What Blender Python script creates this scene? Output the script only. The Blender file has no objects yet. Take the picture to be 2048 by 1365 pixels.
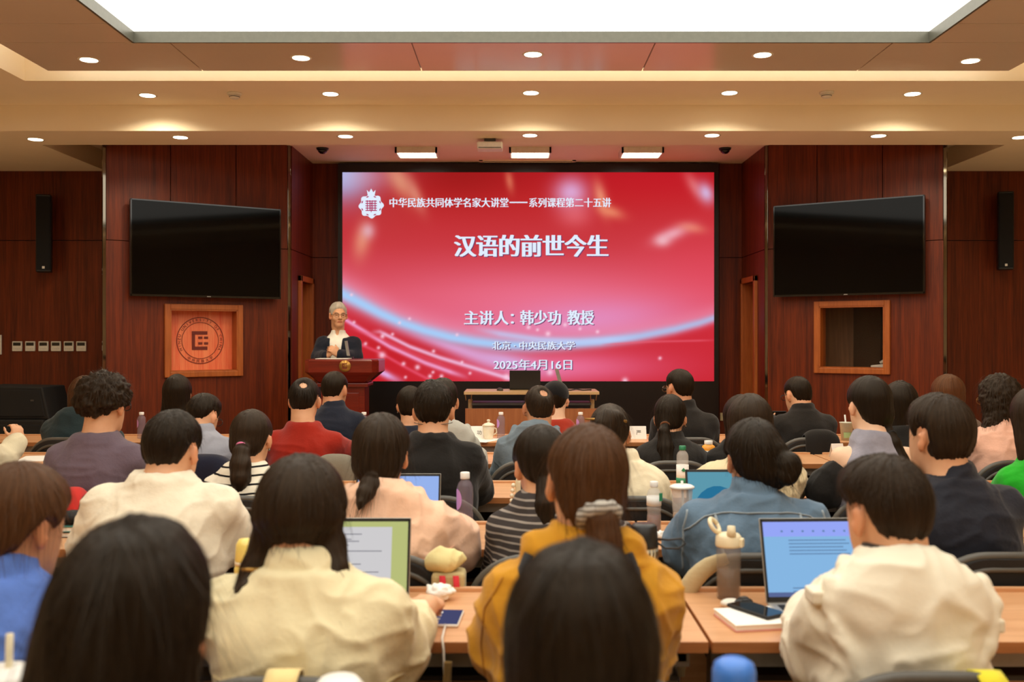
import bpy, bmesh, math, random
import numpy as np
from mathutils import Vector, Matrix
from mathutils.bvhtree import BVHTree

random.seed(7)
rng = np.random.default_rng(11)
SC = bpy.context.scene
COL = SC.collection
PI = math.pi

# ------------------------------------------------------------------ camera, world, exposure
FPX, PX0, PY0, EYE = 1950.0, 1035.0, 675.0, 1.5      # focal length (pixels of a 2048 wide frame), principal point, eye height
cam_d = bpy.data.cameras.new('camera')
cam_d.sensor_width = 36.0
cam_d.lens = FPX / 2048 * 36.0
cam_d.shift_x = -(PX0 - 1024) / 2048
cam_d.shift_y = (PY0 - 682.5) / 2048
cam_d.clip_start = 0.05
cam_d.dof.use_dof = True
cam_d.dof.focus_distance = 6.0
cam_d.dof.aperture_fstop = 3.2
cam = bpy.data.objects.new('camera', cam_d)
cam.location = (0, 0, EYE)
cam.rotation_euler = (PI / 2, 0, 0)
COL.objects.link(cam)
SC.camera = cam

world = bpy.data.worlds.new('world')
world.use_nodes = True
world.node_tree.nodes['Background'].inputs[0].default_value = (0.02, 0.015, 0.01, 1)
world.node_tree.nodes['Background'].inputs[1].default_value = 0.1
SC.world = world
SC.view_settings.view_transform = 'Standard'
SC.view_settings.look = 'None'
SC.view_settings.gamma = 1.0
SC.view_settings.use_curve_mapping = False
SC.view_settings.exposure = 0.0
SC.cycles.use_denoising = True
SC.cycles.max_bounces = 7
SC.cycles.diffuse_bounces = 4
SC.cycles.glossy_bounces = 3
SC.cycles.transmission_bounces = 6
SC.cycles.transparent_max_bounces = 8
SC.cycles.caustics_reflective = False
SC.cycles.caustics_refractive = False
SC.cycles.sample_clamp_indirect = 4.0

PANEL_GLOW = 2.42      # luminous ceiling
DOWN_W = 28.0         # each downlight, watts
COVE_GLOW = 9.5
TUBE_GLOW = 9.0


def X_at(px, d):
    return (px - PX0) * d / FPX


def Z_at(py, d):
    return EYE - (py - PY0) * d / FPX


# ------------------------------------------------------------------ colours and materials
def lin(c):
    c = np.asarray(c, float) / 255.0
    return np.where(c <= 0.04045, c / 12.92, ((c + 0.055) / 1.055) ** 2.4)


def C4(c):
    r = lin(c)
    return (float(r[0]), float(r[1]), float(r[2]), 1.0)


def new_mat(name):
    m = bpy.data.materials.new(name)
    m.use_nodes = True
    nt = m.node_tree
    b = nt.nodes['Principled BSDF']
    return m, nt, b


def nd(nt, t, **kw):
    n = nt.nodes.new(t)
    for k, v in kw.items():
        setattr(n, k, v)
    return n


MATS = {}


def plain(name, c, rough=0.5, metal=0.0, spec=0.5, noise=0.06, nscale=30.0, bump=0.0, bscale=200.0, coat=0.0):
    """solid colour with a little procedural variation and optional fine bump"""
    if name in MATS:
        return MATS[name]
    m, nt, b = new_mat(name)
    c = C4(c)
    tc = nd(nt, 'ShaderNodeTexCoord')
    n = nd(nt, 'ShaderNodeTexNoise')
    n.inputs['Scale'].default_value = nscale
    n.inputs['Detail'].default_value = 4
    nt.links.new(tc.outputs['Object'], n.inputs['Vector'])
    r = nd(nt, 'ShaderNodeValToRGB')
    r.color_ramp.elements[0].position = 0.3
    r.color_ramp.elements[1].position = 0.7
    r.color_ramp.elements[0].color = (c[0] * (1 - noise), c[1] * (1 - noise), c[2] * (1 - noise), 1)
    r.color_ramp.elements[1].color = (min(1, c[0] * (1 + noise)), min(1, c[1] * (1 + noise)), min(1, c[2] * (1 + noise)), 1)
    nt.links.new(n.outputs['Fac'], r.inputs['Fac'])
    nt.links.new(r.outputs['Color'], b.inputs['Base Color'])
    b.inputs['Roughness'].default_value = rough
    b.inputs['Metallic'].default_value = metal
    b.inputs['Specular IOR Level'].default_value = spec
    b.inputs['Coat Weight'].default_value = coat
    if bump:
        n2 = nd(nt, 'ShaderNodeTexNoise')
        n2.inputs['Scale'].default_value = bscale
        n2.inputs['Detail'].default_value = 3
        nt.links.new(tc.outputs['Object'], n2.inputs['Vector'])
        bp = nd(nt, 'ShaderNodeBump')
        bp.inputs['Strength'].default_value = bump
        bp.inputs['Distance'].default_value = 0.004
        nt.links.new(n2.outputs['Fac'], bp.inputs['Height'])
        nt.links.new(bp.outputs['Normal'], b.inputs['Normal'])
    MATS[name] = m
    return m


def fabric(name, c, rough=0.9, noise=0.08, bump=0.35, sheen=0.15):
    if name in MATS:
        return MATS[name]
    m = plain(name, c, rough=rough, spec=0.15, noise=noise, nscale=9.0, bump=bump, bscale=90.0)
    m.node_tree.nodes['Principled BSDF'].inputs['Sheen Weight'].default_value = sheen
    m.node_tree.nodes['Principled BSDF'].inputs['Sheen Roughness'].default_value = 0.5
    return m


def striped(name, base, line, period, frac, rough=0.9):
    """knitted stripes, level rings around the garment"""
    if name in MATS:
        return MATS[name]
    m, nt, b = new_mat(name)
    tc = nd(nt, 'ShaderNodeTexCoord')
    sep = nd(nt, 'ShaderNodeSeparateXYZ')
    nt.links.new(tc.outputs['Object'], sep.inputs[0])
    ns = nd(nt, 'ShaderNodeTexNoise')
    ns.inputs['Scale'].default_value = 6
    nt.links.new(tc.outputs['Object'], ns.inputs['Vector'])
    ad = nd(nt, 'ShaderNodeMath', operation='MULTIPLY_ADD')
    ad.inputs[1].default_value = 0.02
    nt.links.new(ns.outputs['Fac'], ad.inputs[0])
    nt.links.new(sep.outputs['Z'], ad.inputs[2])
    mo = nd(nt, 'ShaderNodeMath', operation='MODULO')
    mo.inputs[1].default_value = period
    nt.links.new(ad.outputs[0], mo.inputs[0])
    lt = nd(nt, 'ShaderNodeMath', operation='LESS_THAN')
    lt.inputs[1].default_value = period * frac
    nt.links.new(mo.outputs[0], lt.inputs[0])
    mx = nd(nt, 'ShaderNodeMix', data_type='RGBA')
    mx.inputs[6].default_value = C4(base)
    mx.inputs[7].default_value = C4(line)
    nt.links.new(lt.outputs[0], mx.inputs[0])
    nt.links.new(mx.outputs[2], b.inputs['Base Color'])
    b.inputs['Roughness'].default_value = rough
    b.inputs['Specular IOR Level'].default_value = 0.15
    MATS[name] = m
    return m


def wood(name, dark, light, axis='Z', scale=14.0, rough=0.4, stretch=0.05, spec=0.5, bump=0.05):
    """veneer: grain stretched along one axis"""
    if name in MATS:
        return MATS[name]
    m, nt, b = new_mat(name)
    tc = nd(nt, 'ShaderNodeTexCoord')
    mp = nd(nt, 'ShaderNodeMapping')
    s = [1.0, 1.0, 1.0]
    s['XYZ'.index(axis)] = stretch
    mp.inputs['Scale'].default_value = s
    nt.links.new(tc.outputs['Object'], mp.inputs['Vector'])
    n = nd(nt, 'ShaderNodeTexNoise')
    n.inputs['Scale'].default_value = scale
    n.inputs['Detail'].default_value = 6
    n.inputs['Roughness'].default_value = 0.65
    n.inputs['Distortion'].default_value = 0.6
    nt.links.new(mp.outputs[0], n.inputs['Vector'])
    n2 = nd(nt, 'ShaderNodeTexNoise')
    n2.inputs['Scale'].default_value = scale * 6
    n2.inputs['Detail'].default_value = 3
    nt.links.new(mp.outputs[0], n2.inputs['Vector'])
    mxf = nd(nt, 'ShaderNodeMath', operation='MULTIPLY_ADD')
    mxf.inputs[1].default_value = 0.35
    nt.links.new(n2.outputs['Fac'], mxf.inputs[0])
    mu = nd(nt, 'ShaderNodeMath', operation='MULTIPLY')
    mu.inputs[1].default_value = 0.65
    nt.links.new(n.outputs['Fac'], mu.inputs[0])
    nt.links.new(mu.outputs[0], mxf.inputs[2])
    r = nd(nt, 'ShaderNodeValToRGB')
    r.color_ramp.elements[0].position = 0.36
    r.color_ramp.elements[1].position = 0.64
    r.color_ramp.elements[0].color = C4(dark)
    r.color_ramp.elements[1].color = C4(light)
    nt.links.new(mxf.outputs[0], r.inputs['Fac'])
    nt.links.new(r.outputs['Color'], b.inputs['Base Color'])
    b.inputs['Roughness'].default_value = rough
    b.inputs['Specular IOR Level'].default_value = spec
    bp = nd(nt, 'ShaderNodeBump')
    bp.inputs['Strength'].default_value = bump
    bp.inputs['Distance'].default_value = 0.002
    nt.links.new(mxf.outputs[0], bp.inputs['Height'])
    nt.links.new(bp.outputs['Normal'], b.inputs['Normal'])
    MATS[name] = m
    return m


def glow(name, c, strength, attr=None):
    if name in MATS:
        return MATS[name]
    m = bpy.data.materials.new(name)
    m.use_nodes = True
    nt = m.node_tree
    nt.nodes.remove(nt.nodes['Principled BSDF'])
    e = nd(nt, 'ShaderNodeEmission')
    e.inputs[0].default_value = C4(c)
    e.inputs[1].default_value = strength
    if attr:
        a = nd(nt, 'ShaderNodeAttribute')
        a.attribute_name = attr
        nt.links.new(a.outputs['Color'], e.inputs[0])
    nt.links.new(e.outputs[0], nt.nodes['Material Output'].inputs[0])
    MATS[name] = m
    return m


def clear(name, c, rough=0.05, ior=1.33, alpha=0.35):
    """thin clear plastic: mostly see-through with a gloss"""
    if name in MATS:
        return MATS[name]
    m, nt, b = new_mat(name)
    b.inputs['Base Color'].default_value = C4(c)
    b.inputs['Roughness'].default_value = rough
    b.inputs['IOR'].default_value = ior
    b.inputs['Alpha'].default_value = alpha
    b.inputs['Specular IOR Level'].default_value = 0.8
    MATS[name] = m
    return m


def skin_mat(name, c):
    if name in MATS:
        return MATS[name]
    m, nt, b = new_mat(name)
    a = nd(nt, 'ShaderNodeAttribute')
    a.attribute_name = 'tint'
    tc = nd(nt, 'ShaderNodeTexCoord')
    n = nd(nt, 'ShaderNodeTexNoise')
    n.inputs['Scale'].default_value = 25
    n.inputs['Detail'].default_value = 4
    nt.links.new(tc.outputs['Object'], n.inputs['Vector'])
    cc = C4(c)
    r = nd(nt, 'ShaderNodeValToRGB')
    r.color_ramp.elements[0].position = 0.3
    r.color_ramp.elements[1].position = 0.7
    r.color_ramp.elements[0].color = (cc[0] * .93, cc[1] * .88, cc[2] * .86, 1)
    r.color_ramp.elements[1].color = cc
    nt.links.new(n.outputs['Fac'], r.inputs['Fac'])
    mx = nd(nt, 'ShaderNodeMix', data_type='RGBA', blend_type='MULTIPLY')
    mx.inputs[0].default_value = 1.0
    nt.links.new(r.outputs['Color'], mx.inputs[6])
    nt.links.new(a.outputs['Color'], mx.inputs[7])
    nt.links.new(mx.outputs[2], b.inputs['Base Color'])
    b.inputs['Roughness'].default_value = 0.5
    b.inputs['Specular IOR Level'].default_value = 0.35
    b.inputs['Subsurface Weight'].default_value = 0.08
    b.inputs['Subsurface Radius'].default_value = (0.012, 0.005, 0.003)
    MATS[name] = m
    return m


def hair_mat(name, c, hi=1.7, rough=0.42, freq=26.0):
    """strands follow the 'flow' attribute written on every hair mesh"""
    if name in MATS:
        return MATS[name]
    m, nt, b = new_mat(name)
    a = nd(nt, 'ShaderNodeAttribute')
    a.attribute_name = 'flow'
    n = nd(nt, 'ShaderNodeTexNoise')
    n.inputs['Scale'].default_value = freq
    n.inputs['Detail'].default_value = 5
    n.inputs['Roughness'].default_value = 0.7
    nt.links.new(a.outputs['Vector'], n.inputs['Vector'])
    r = nd(nt, 'ShaderNodeValToRGB')
    cc = C4(c)
    r.color_ramp.elements[0].position = 0.35
    r.color_ramp.elements[1].position = 0.7
    r.color_ramp.elements[0].color = (cc[0] * .7, cc[1] * .7, cc[2] * .7, 1)
    r.color_ramp.elements[1].color = (cc[0] * hi, cc[1] * hi, cc[2] * hi, 1)
    nt.links.new(n.outputs['Fac'], r.inputs['Fac'])
    nt.links.new(r.outputs['Color'], b.inputs['Base Color'])
    b.inputs['Roughness'].default_value = rough
    b.inputs['Specular IOR Level'].default_value = 0.22
    b.inputs['Specular Tint'].default_value = (1.0, .80, .60, 1)
    b.inputs['Anisotropic'].default_value = 0.6
    bp = nd(nt, 'ShaderNodeBump')
    bp.inputs['Strength'].default_value = 0.6
    bp.inputs['Distance'].default_value = 0.004
    nt.links.new(n.outputs['Fac'], bp.inputs['Height'])
    nt.links.new(bp.outputs['Normal'], b.inputs['Normal'])
    MATS[name] = m
    return m


# ------------------------------------------------------------------ objects, tags
def tag(o, label=None, cat=None, group=None, kind=None):
    if label:
        o['label'] = label
    if cat:
        o['category'] = cat
    if group:
        o['group'] = group
    if kind:
        o['kind'] = kind
    return o


def empty(name, loc=(0, 0, 0), rz=0.0, label=None, cat=None, group=None):
    o = bpy.data.objects.new(name, None)
    o.empty_display_size = 0.1
    o.location = loc
    o.rotation_euler = (0, 0, rz)
    COL.objects.link(o)
    return tag(o, label, cat, group)


def put(name, me, mat=None, parent=None, loc=None, rot=None):
    o = bpy.data.objects.new(name, me)
    if mat is not None:
        me.materials.clear()
        for x in (mat if isinstance(mat, (list, tuple)) else [mat]):
            me.materials.append(x)
    COL.objects.link(o)
    if parent is not None:
        o.parent = parent
    if loc is not None:
        o.location = loc
    if rot is not None:
        o.rotation_euler = rot
    return o


def struct(name, me, mat, label=None):
    return tag(put(name, me, mat), label, None, None, 'structure')


def copy_thing(root, loc=None, rz=None):
    c = root.copy()
    COL.objects.link(c)
    if loc is not None:
        c.location = loc
    if rz is not None:
        c.rotation_euler = (0, 0, rz)
    for ch in root.children:
        q = ch.copy()
        COL.objects.link(q)
        q.parent = c
        for g in ch.children:
            h = g.copy()
            COL.objects.link(h)
            h.parent = q
    return c


class MB:
    """collects shapes into one mesh"""

    def __init__(self, M=None):
        self.bm = bmesh.new()
        self.M = M

    def _new(self, vs, fs, smooth=False, mi=0):
        out = []
        for v in vs:
            v = Vector(v)
            if self.M is not None:
                v = self.M @ v
            out.append(self.bm.verts.new(v))
        ff = []
        for f in fs:
            try:
                q = self.bm.faces.new([out[i] for i in f])
                q.smooth = smooth
                q.material_index = mi
                ff.append(q)
            except ValueError:
                pass
        return out, ff

    def box(self, lo, hi, bev=0.0, mi=0, seg=2):
        x0, y0, z0 = lo
        x1, y1, z1 = hi
        vs = [(x0, y0, z0), (x1, y0, z0), (x1, y1, z0), (x0, y1, z0), (x0, y0, z1), (x1, y0, z1), (x1, y1, z1), (x0, y1, z1)]
        fs = [(0, 3, 2, 1), (4, 5, 6, 7), (0, 1, 5, 4), (1, 2, 6, 5), (2, 3, 7, 6), (3, 0, 4, 7)]
        v, f = self._new(vs, fs, False, mi)
        if bev > 0:
            es = list({e for q in f for e in q.edges})
            bmesh.ops.bevel(self.bm, geom=es, offset=bev, segments=seg, profile=0.5, affect='EDGES', material=-1)
        return self

    def hexa(self, pts, mi=0):
        """eight corners, bottom ring then top ring"""
        self._new(pts, [(0, 3, 2, 1), (4, 5, 6, 7), (0, 1, 5, 4), (1, 2, 6, 5), (2, 3, 7, 6), (3, 0, 4, 7)], False, mi)
        return self

    def prism(self, poly, axis, a, b, mi=0, bev=0.0):
        """polygon (two coordinates) extruded along axis from a to b"""
        n = len(poly)

        def P(p, t):
            return {'Z': (p[0], p[1], t), 'Y': (p[0], t, p[1]), 'X': (t, p[0], p[1])}[axis]
        vs = [P(p, a) for p in poly] + [P(p, b) for p in poly]
        fs = [tuple(range(n))[::-1], tuple(range(n, 2 * n))] + [(i, (i + 1) % n, n + (i + 1) % n, n + i) for i in range(n)]
        v, f = self._new(vs, fs, False, mi)
        bmesh.ops.recalc_face_normals(self.bm, faces=f)
        if bev > 0:
            es = list({e for q in f for e in q.edges})
            bmesh.ops.bevel(self.bm, geom=es, offset=bev, segments=2, profile=0.5, affect='EDGES')
        return self

    def lathe(self, prof, c=(0, 0, 0), n=24, mi=0, smooth=True):
        """profile of (radius, z) about a vertical axis"""
        vs, fs = [], []
        m = len(prof)
        for i in range(n):
            a = 2 * PI * i / n
            for r, z in prof:
                vs.append((c[0] + r * math.cos(a), c[1] + r * math.sin(a), c[2] + z))
        for i in range(n):
            j = (i + 1) % n
            for k in range(m - 1):
                fs.append((i * m + k, j * m + k, j * m + k + 1, i * m + k + 1))
        if prof[0][0] > 1e-6:
            fs.append(tuple(i * m for i in range(n))[::-1])
        if prof[-1][0] > 1e-6:
            fs.append(tuple(i * m + m - 1 for i in range(n)))
        self._new(vs, fs, smooth, mi)
        return self

    def tube(self, pts, r, n=8, mi=0, cap=True, smooth=True, flat=1.0):
        pts = [Vector(p) for p in pts]
        rs = r if isinstance(r, (list, tuple)) else [r] * len(pts)
        vs, fs = [], []
        up = Vector((0, 0, 1))
        prev = None
        for i, p in enumerate(pts):
            t = (pts[min(i + 1, len(pts) - 1)] - pts[max(i - 1, 0)]).normalized()
            if prev is None:
                u = t.cross(up)
                if u.length < 1e-3:
                    u = t.cross(Vector((0, 1, 0)))
                u.normalize()
            else:
                u = (prev - t * prev.dot(t))
                if u.length < 1e-5:
                    u = t.cross(up)
                u.normalize()
            prev = u
            w = t.cross(u)
            for k in range(n):
                a = 2 * PI * k / n
                vs.append(p + (u * math.cos(a) + w * math.sin(a) * flat) * rs[i])
        for i in range(len(pts) - 1):
            for k in range(n):
                q = (k + 1) % n
                fs.append((i * n + k, i * n + q, (i + 1) * n + q, (i + 1) * n + k))
        if cap:
            fs.append(tuple(range(n))[::-1])
            fs.append(tuple((len(pts) - 1) * n + k for k in range(n)))
        self._new(vs, fs, smooth, mi)
        return self

    def ball(self, c, r, nu=16, nv=10, mi=0):
        rx, ry, rz = r if isinstance(r, (list, tuple)) else (r, r, r)
        vs = [(c[0], c[1], c[2] - rz)]
        for j in range(1, nv):
            t = -PI / 2 + PI * j / nv
            for i in range(nu):
                a = 2 * PI * i / nu
                vs.append((c[0] + rx * math.cos(t) * math.cos(a), c[1] + ry * math.cos(t) * math.sin(a), c[2] + rz * math.sin(t)))
        vs.append((c[0], c[1], c[2] + rz))
        fs = [(0, 1 + (i + 1) % nu, 1 + i) for i in range(nu)]
        for j in range(nv - 2):
            for i in range(nu):
                q = (i + 1) % nu
                fs.append((1 + j * nu + i, 1 + j * nu + q, 1 + (j + 1) * nu + q, 1 + (j + 1) * nu + i))
        L = len(vs) - 1
        fs += [(L, 1 + (nv - 2) * nu + i, 1 + (nv - 2) * nu + (i + 1) % nu) for i in range(nu)]
        self._new(vs, fs, True, mi)
        return self

    def sheet(self, grid, mi=0, smooth=True, thick=0.0):
        """a grid of points as a surface, given a thickness by doubling"""
        nr, nc = len(grid), len(grid[0])
        vs = [p for row in grid for p in row]
        fs = [(i * nc + j, i * nc + j + 1, (i + 1) * nc + j + 1, (i + 1) * nc + j) for i in range(nr - 1) for j in range(nc - 1)]
        v, f = self._new(vs, fs, smooth, mi)
        if thick > 0:
            bmesh.ops.recalc_face_normals(self.bm, faces=f)
            bmesh.ops.solidify(self.bm, geom=f, thickness=thick)
        return self

    def mesh(self, name='m'):
        me = bpy.data.meshes.new(name)
        self.bm.normal_update()
        self.bm.to_mesh(me)
        self.bm.free()
        return me

    def to(self, name, mat, parent=None, loc=None, rot=None):
        return put(name, self.mesh(name), mat, parent, loc, rot)


def text_mesh(s, w=None, h=None, ext=0.001, off=0.0, keep=True):
    """lettering as a mesh in the XZ plane facing -Y, centred, scaled to w x h metres"""
    cu = bpy.data.curves.new('lettering', 'FONT')
    cu.body = s
    cu.size = 1.0
    cu.offset = off
    cu.resolution_u = 3
    cu.align_x = 'LEFT'
    o = bpy.data.objects.new('lettering', cu)
    COL.objects.link(o)
    dg = bpy.context.evaluated_depsgraph_get()
    me = bpy.data.meshes.new_from_object(o.evaluated_get(dg))
    bpy.data.objects.remove(o)
    bpy.data.curves.remove(cu)
    n = len(me.vertices)
    co = np.empty(n * 3, np.float32)
    if n == 0:
        return me
    me.vertices.foreach_get('co', co)
    co = co.reshape(-1, 3)
    lo, hi = co.min(0), co.max(0)
    sx = w / (hi[0] - lo[0]) if w else None
    sy = h / (hi[1] - lo[1]) if h else None
    sx = sx or sy
    sy = sy or sx
    out = np.empty_like(co)
    out[:, 0] = (co[:, 0] - (lo[0] + hi[0]) / 2) * sx
    out[:, 2] = (co[:, 1] - (lo[1] + hi[1]) / 2) * sy
    out[:, 1] = -ext
    me.vertices.foreach_set('co', out.ravel())
    me.update()
    return me


def raw_mesh(name, V, F, smooth=True):
    """numpy vertices and quads (or triangles) to a mesh"""
    me = bpy.data.meshes.new(name)
    n, m, k = len(V), len(F), F.shape[1] if len(F) else 4
    me.vertices.add(n)
    me.vertices.foreach_set('co', np.ascontiguousarray(V, np.float32).ravel())
    me.loops.add(m * k)
    me.loops.foreach_set('vertex_index', np.ascontiguousarray(F, np.int32).ravel())
    me.polygons.add(m)
    me.polygons.foreach_set('loop_start', np.arange(0, m * k, k, dtype=np.int32))
    me.update(calc_edges=True)
    me.polygons.foreach_set('use_smooth', np.full(m, smooth))
    return me


# ------------------------------------------------------------------ soft bodies: signed distance fields turned into one continuous mesh
LAT = rng.random((48, 48, 48)).astype(np.float32)


def vnoise(P):
    """smooth value noise, -1..1, on an (n,3) array"""
    i = np.floor(P).astype(int)
    f = (P - i).astype(np.float32)
    f = f * f * (3 - 2 * f)
    i0 = i % 48
    i1 = (i + 1) % 48
    x0, y0, z0 = i0[:, 0], i0[:, 1], i0[:, 2]
    x1, y1, z1 = i1[:, 0], i1[:, 1], i1[:, 2]
    fx, fy, fz = f[:, 0], f[:, 1], f[:, 2]
    a = LAT[x0, y0, z0] * (1 - fx) + LAT[x1, y0, z0] * fx
    b = LAT[x0, y1, z0] * (1 - fx) + LAT[x1, y1, z0] * fx
    c = LAT[x0, y0, z1] * (1 - fx) + LAT[x1, y0, z1] * fx
    d = LAT[x0, y1, z1] * (1 - fx) + LAT[x1, y1, z1] * fx
    return ((a * (1 - fy) + b * fy) * (1 - fz) + (c * (1 - fy) + d * fy) * fz) * 2 - 1


def herm(x, xs, ys):
    xs = np.asarray(xs, float)
    ys = np.asarray(ys, float)
    if len(xs) == 2:
        return np.interp(x, xs, ys)
    m = np.gradient(ys, xs)
    x = np.clip(x, xs[0], xs[-1])
    k = np.clip(np.searchsorted(xs, x, side='right') - 1, 0, len(xs) - 2)
    h = xs[k + 1] - xs[k]
    t = (x - xs[k]) / h
    t2, t3 = t * t, t * t * t
    return (2 * t3 - 3 * t2 + 1) * ys[k] + (t3 - 2 * t2 + t) * h * m[k] + (-2 * t3 + 3 * t2) * ys[k + 1] + (t3 - t2) * h * m[k + 1]


def s_cap(a, b, r1, r2=None):
    a, b = np.asarray(a, float), np.asarray(b, float)
    r2 = r1 if r2 is None else r2
    lo = np.minimum(a - r1, b - r2)
    hi = np.maximum(a + r1, b + r2)
    ba = b - a
    L = float(ba @ ba) + 1e-12

    def f(x, y, z):
        px, py, pz = x - a[0], y - a[1], z - a[2]
        t = np.clip((px * ba[0] + py * ba[1] + pz * ba[2]) / L, 0, 1)
        return np.sqrt((px - t * ba[0]) ** 2 + (py - t * ba[1]) ** 2 + (pz - t * ba[2]) ** 2) - (r1 + (r2 - r1) * t)
    return lo, hi, f


def s_ell(c, r, R=None):
    c, r = np.asarray(c, float), np.asarray(r, float)
    m = r.max() if R is not None else r
    lo, hi = c - m, c + m

    def f(x, y, z):
        px, py, pz = x - c[0], y - c[1], z - c[2]
        if R is not None:
            px, py, pz = (R[0][0] * px + R[1][0] * py + R[2][0] * pz, R[0][1] * px + R[1][1] * py + R[2][1] * pz,
                          R[0][2] * px + R[1][2] * py + R[2][2] * pz)
        k0 = np.sqrt((px / r[0]) ** 2 + (py / r[1]) ** 2 + (pz / r[2]) ** 2)
        k1 = np.sqrt((px / r[0] ** 2) ** 2 + (py / r[1] ** 2) ** 2 + (pz / r[2] ** 2) ** 2) + 1e-9
        return k0 * (k0 - 1) / k1
    return lo, hi, f


def s_loft(levels, pw=2.0):
    """stack of level ellipses (z, cx, cy, rx, ry)"""
    L = np.array(sorted(levels), float)
    zs = L[:, 0]
    lo = np.array([(L[:, 1] - L[:, 3]).min(), (L[:, 2] - L[:, 4]).min(), zs[0]]) - 0.01
    hi = np.array([(L[:, 1] + L[:, 3]).max(), (L[:, 2] + L[:, 4]).max(), zs[-1]]) + 0.01

    def f(x, y, z):
        cx, cy = herm(z, zs, L[:, 1]), herm(z, zs, L[:, 2])
        rx, ry = np.maximum(herm(z, zs, L[:, 3]), .004), np.maximum(herm(z, zs, L[:, 4]), .004)
        d = ((np.abs((x - cx) / rx) ** pw + np.abs((y - cy) / ry) ** pw) ** (1 / pw) - 1) * np.minimum(rx, ry)
        return np.maximum(np.maximum(d, z - zs[-1]), zs[0] - z)
    return lo, hi, f


def s_xf(prim, R, o):
    """a primitive given in a turned frame: p = R q + o"""
    lo, hi, f = prim
    R = np.asarray(R, float)
    o = np.asarray(o, float)
    cs = np.array([[(lo, hi)[i][0], (lo, hi)[j][1], (lo, hi)[k][2]] for i in (0, 1) for j in (0, 1) for k in (0, 1)]) @ R.T + o

    def g(x, y, z):
        px, py, pz = x - o[0], y - o[1], z - o[2]
        return f(R[0, 0] * px + R[1, 0] * py + R[2, 0] * pz, R[0, 1] * px + R[1, 1] * py + R[2, 1] * pz, R[0, 2] * px + R[1, 2] * py + R[2, 2] * pz)
    return cs.min(0), cs.max(0), g


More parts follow.
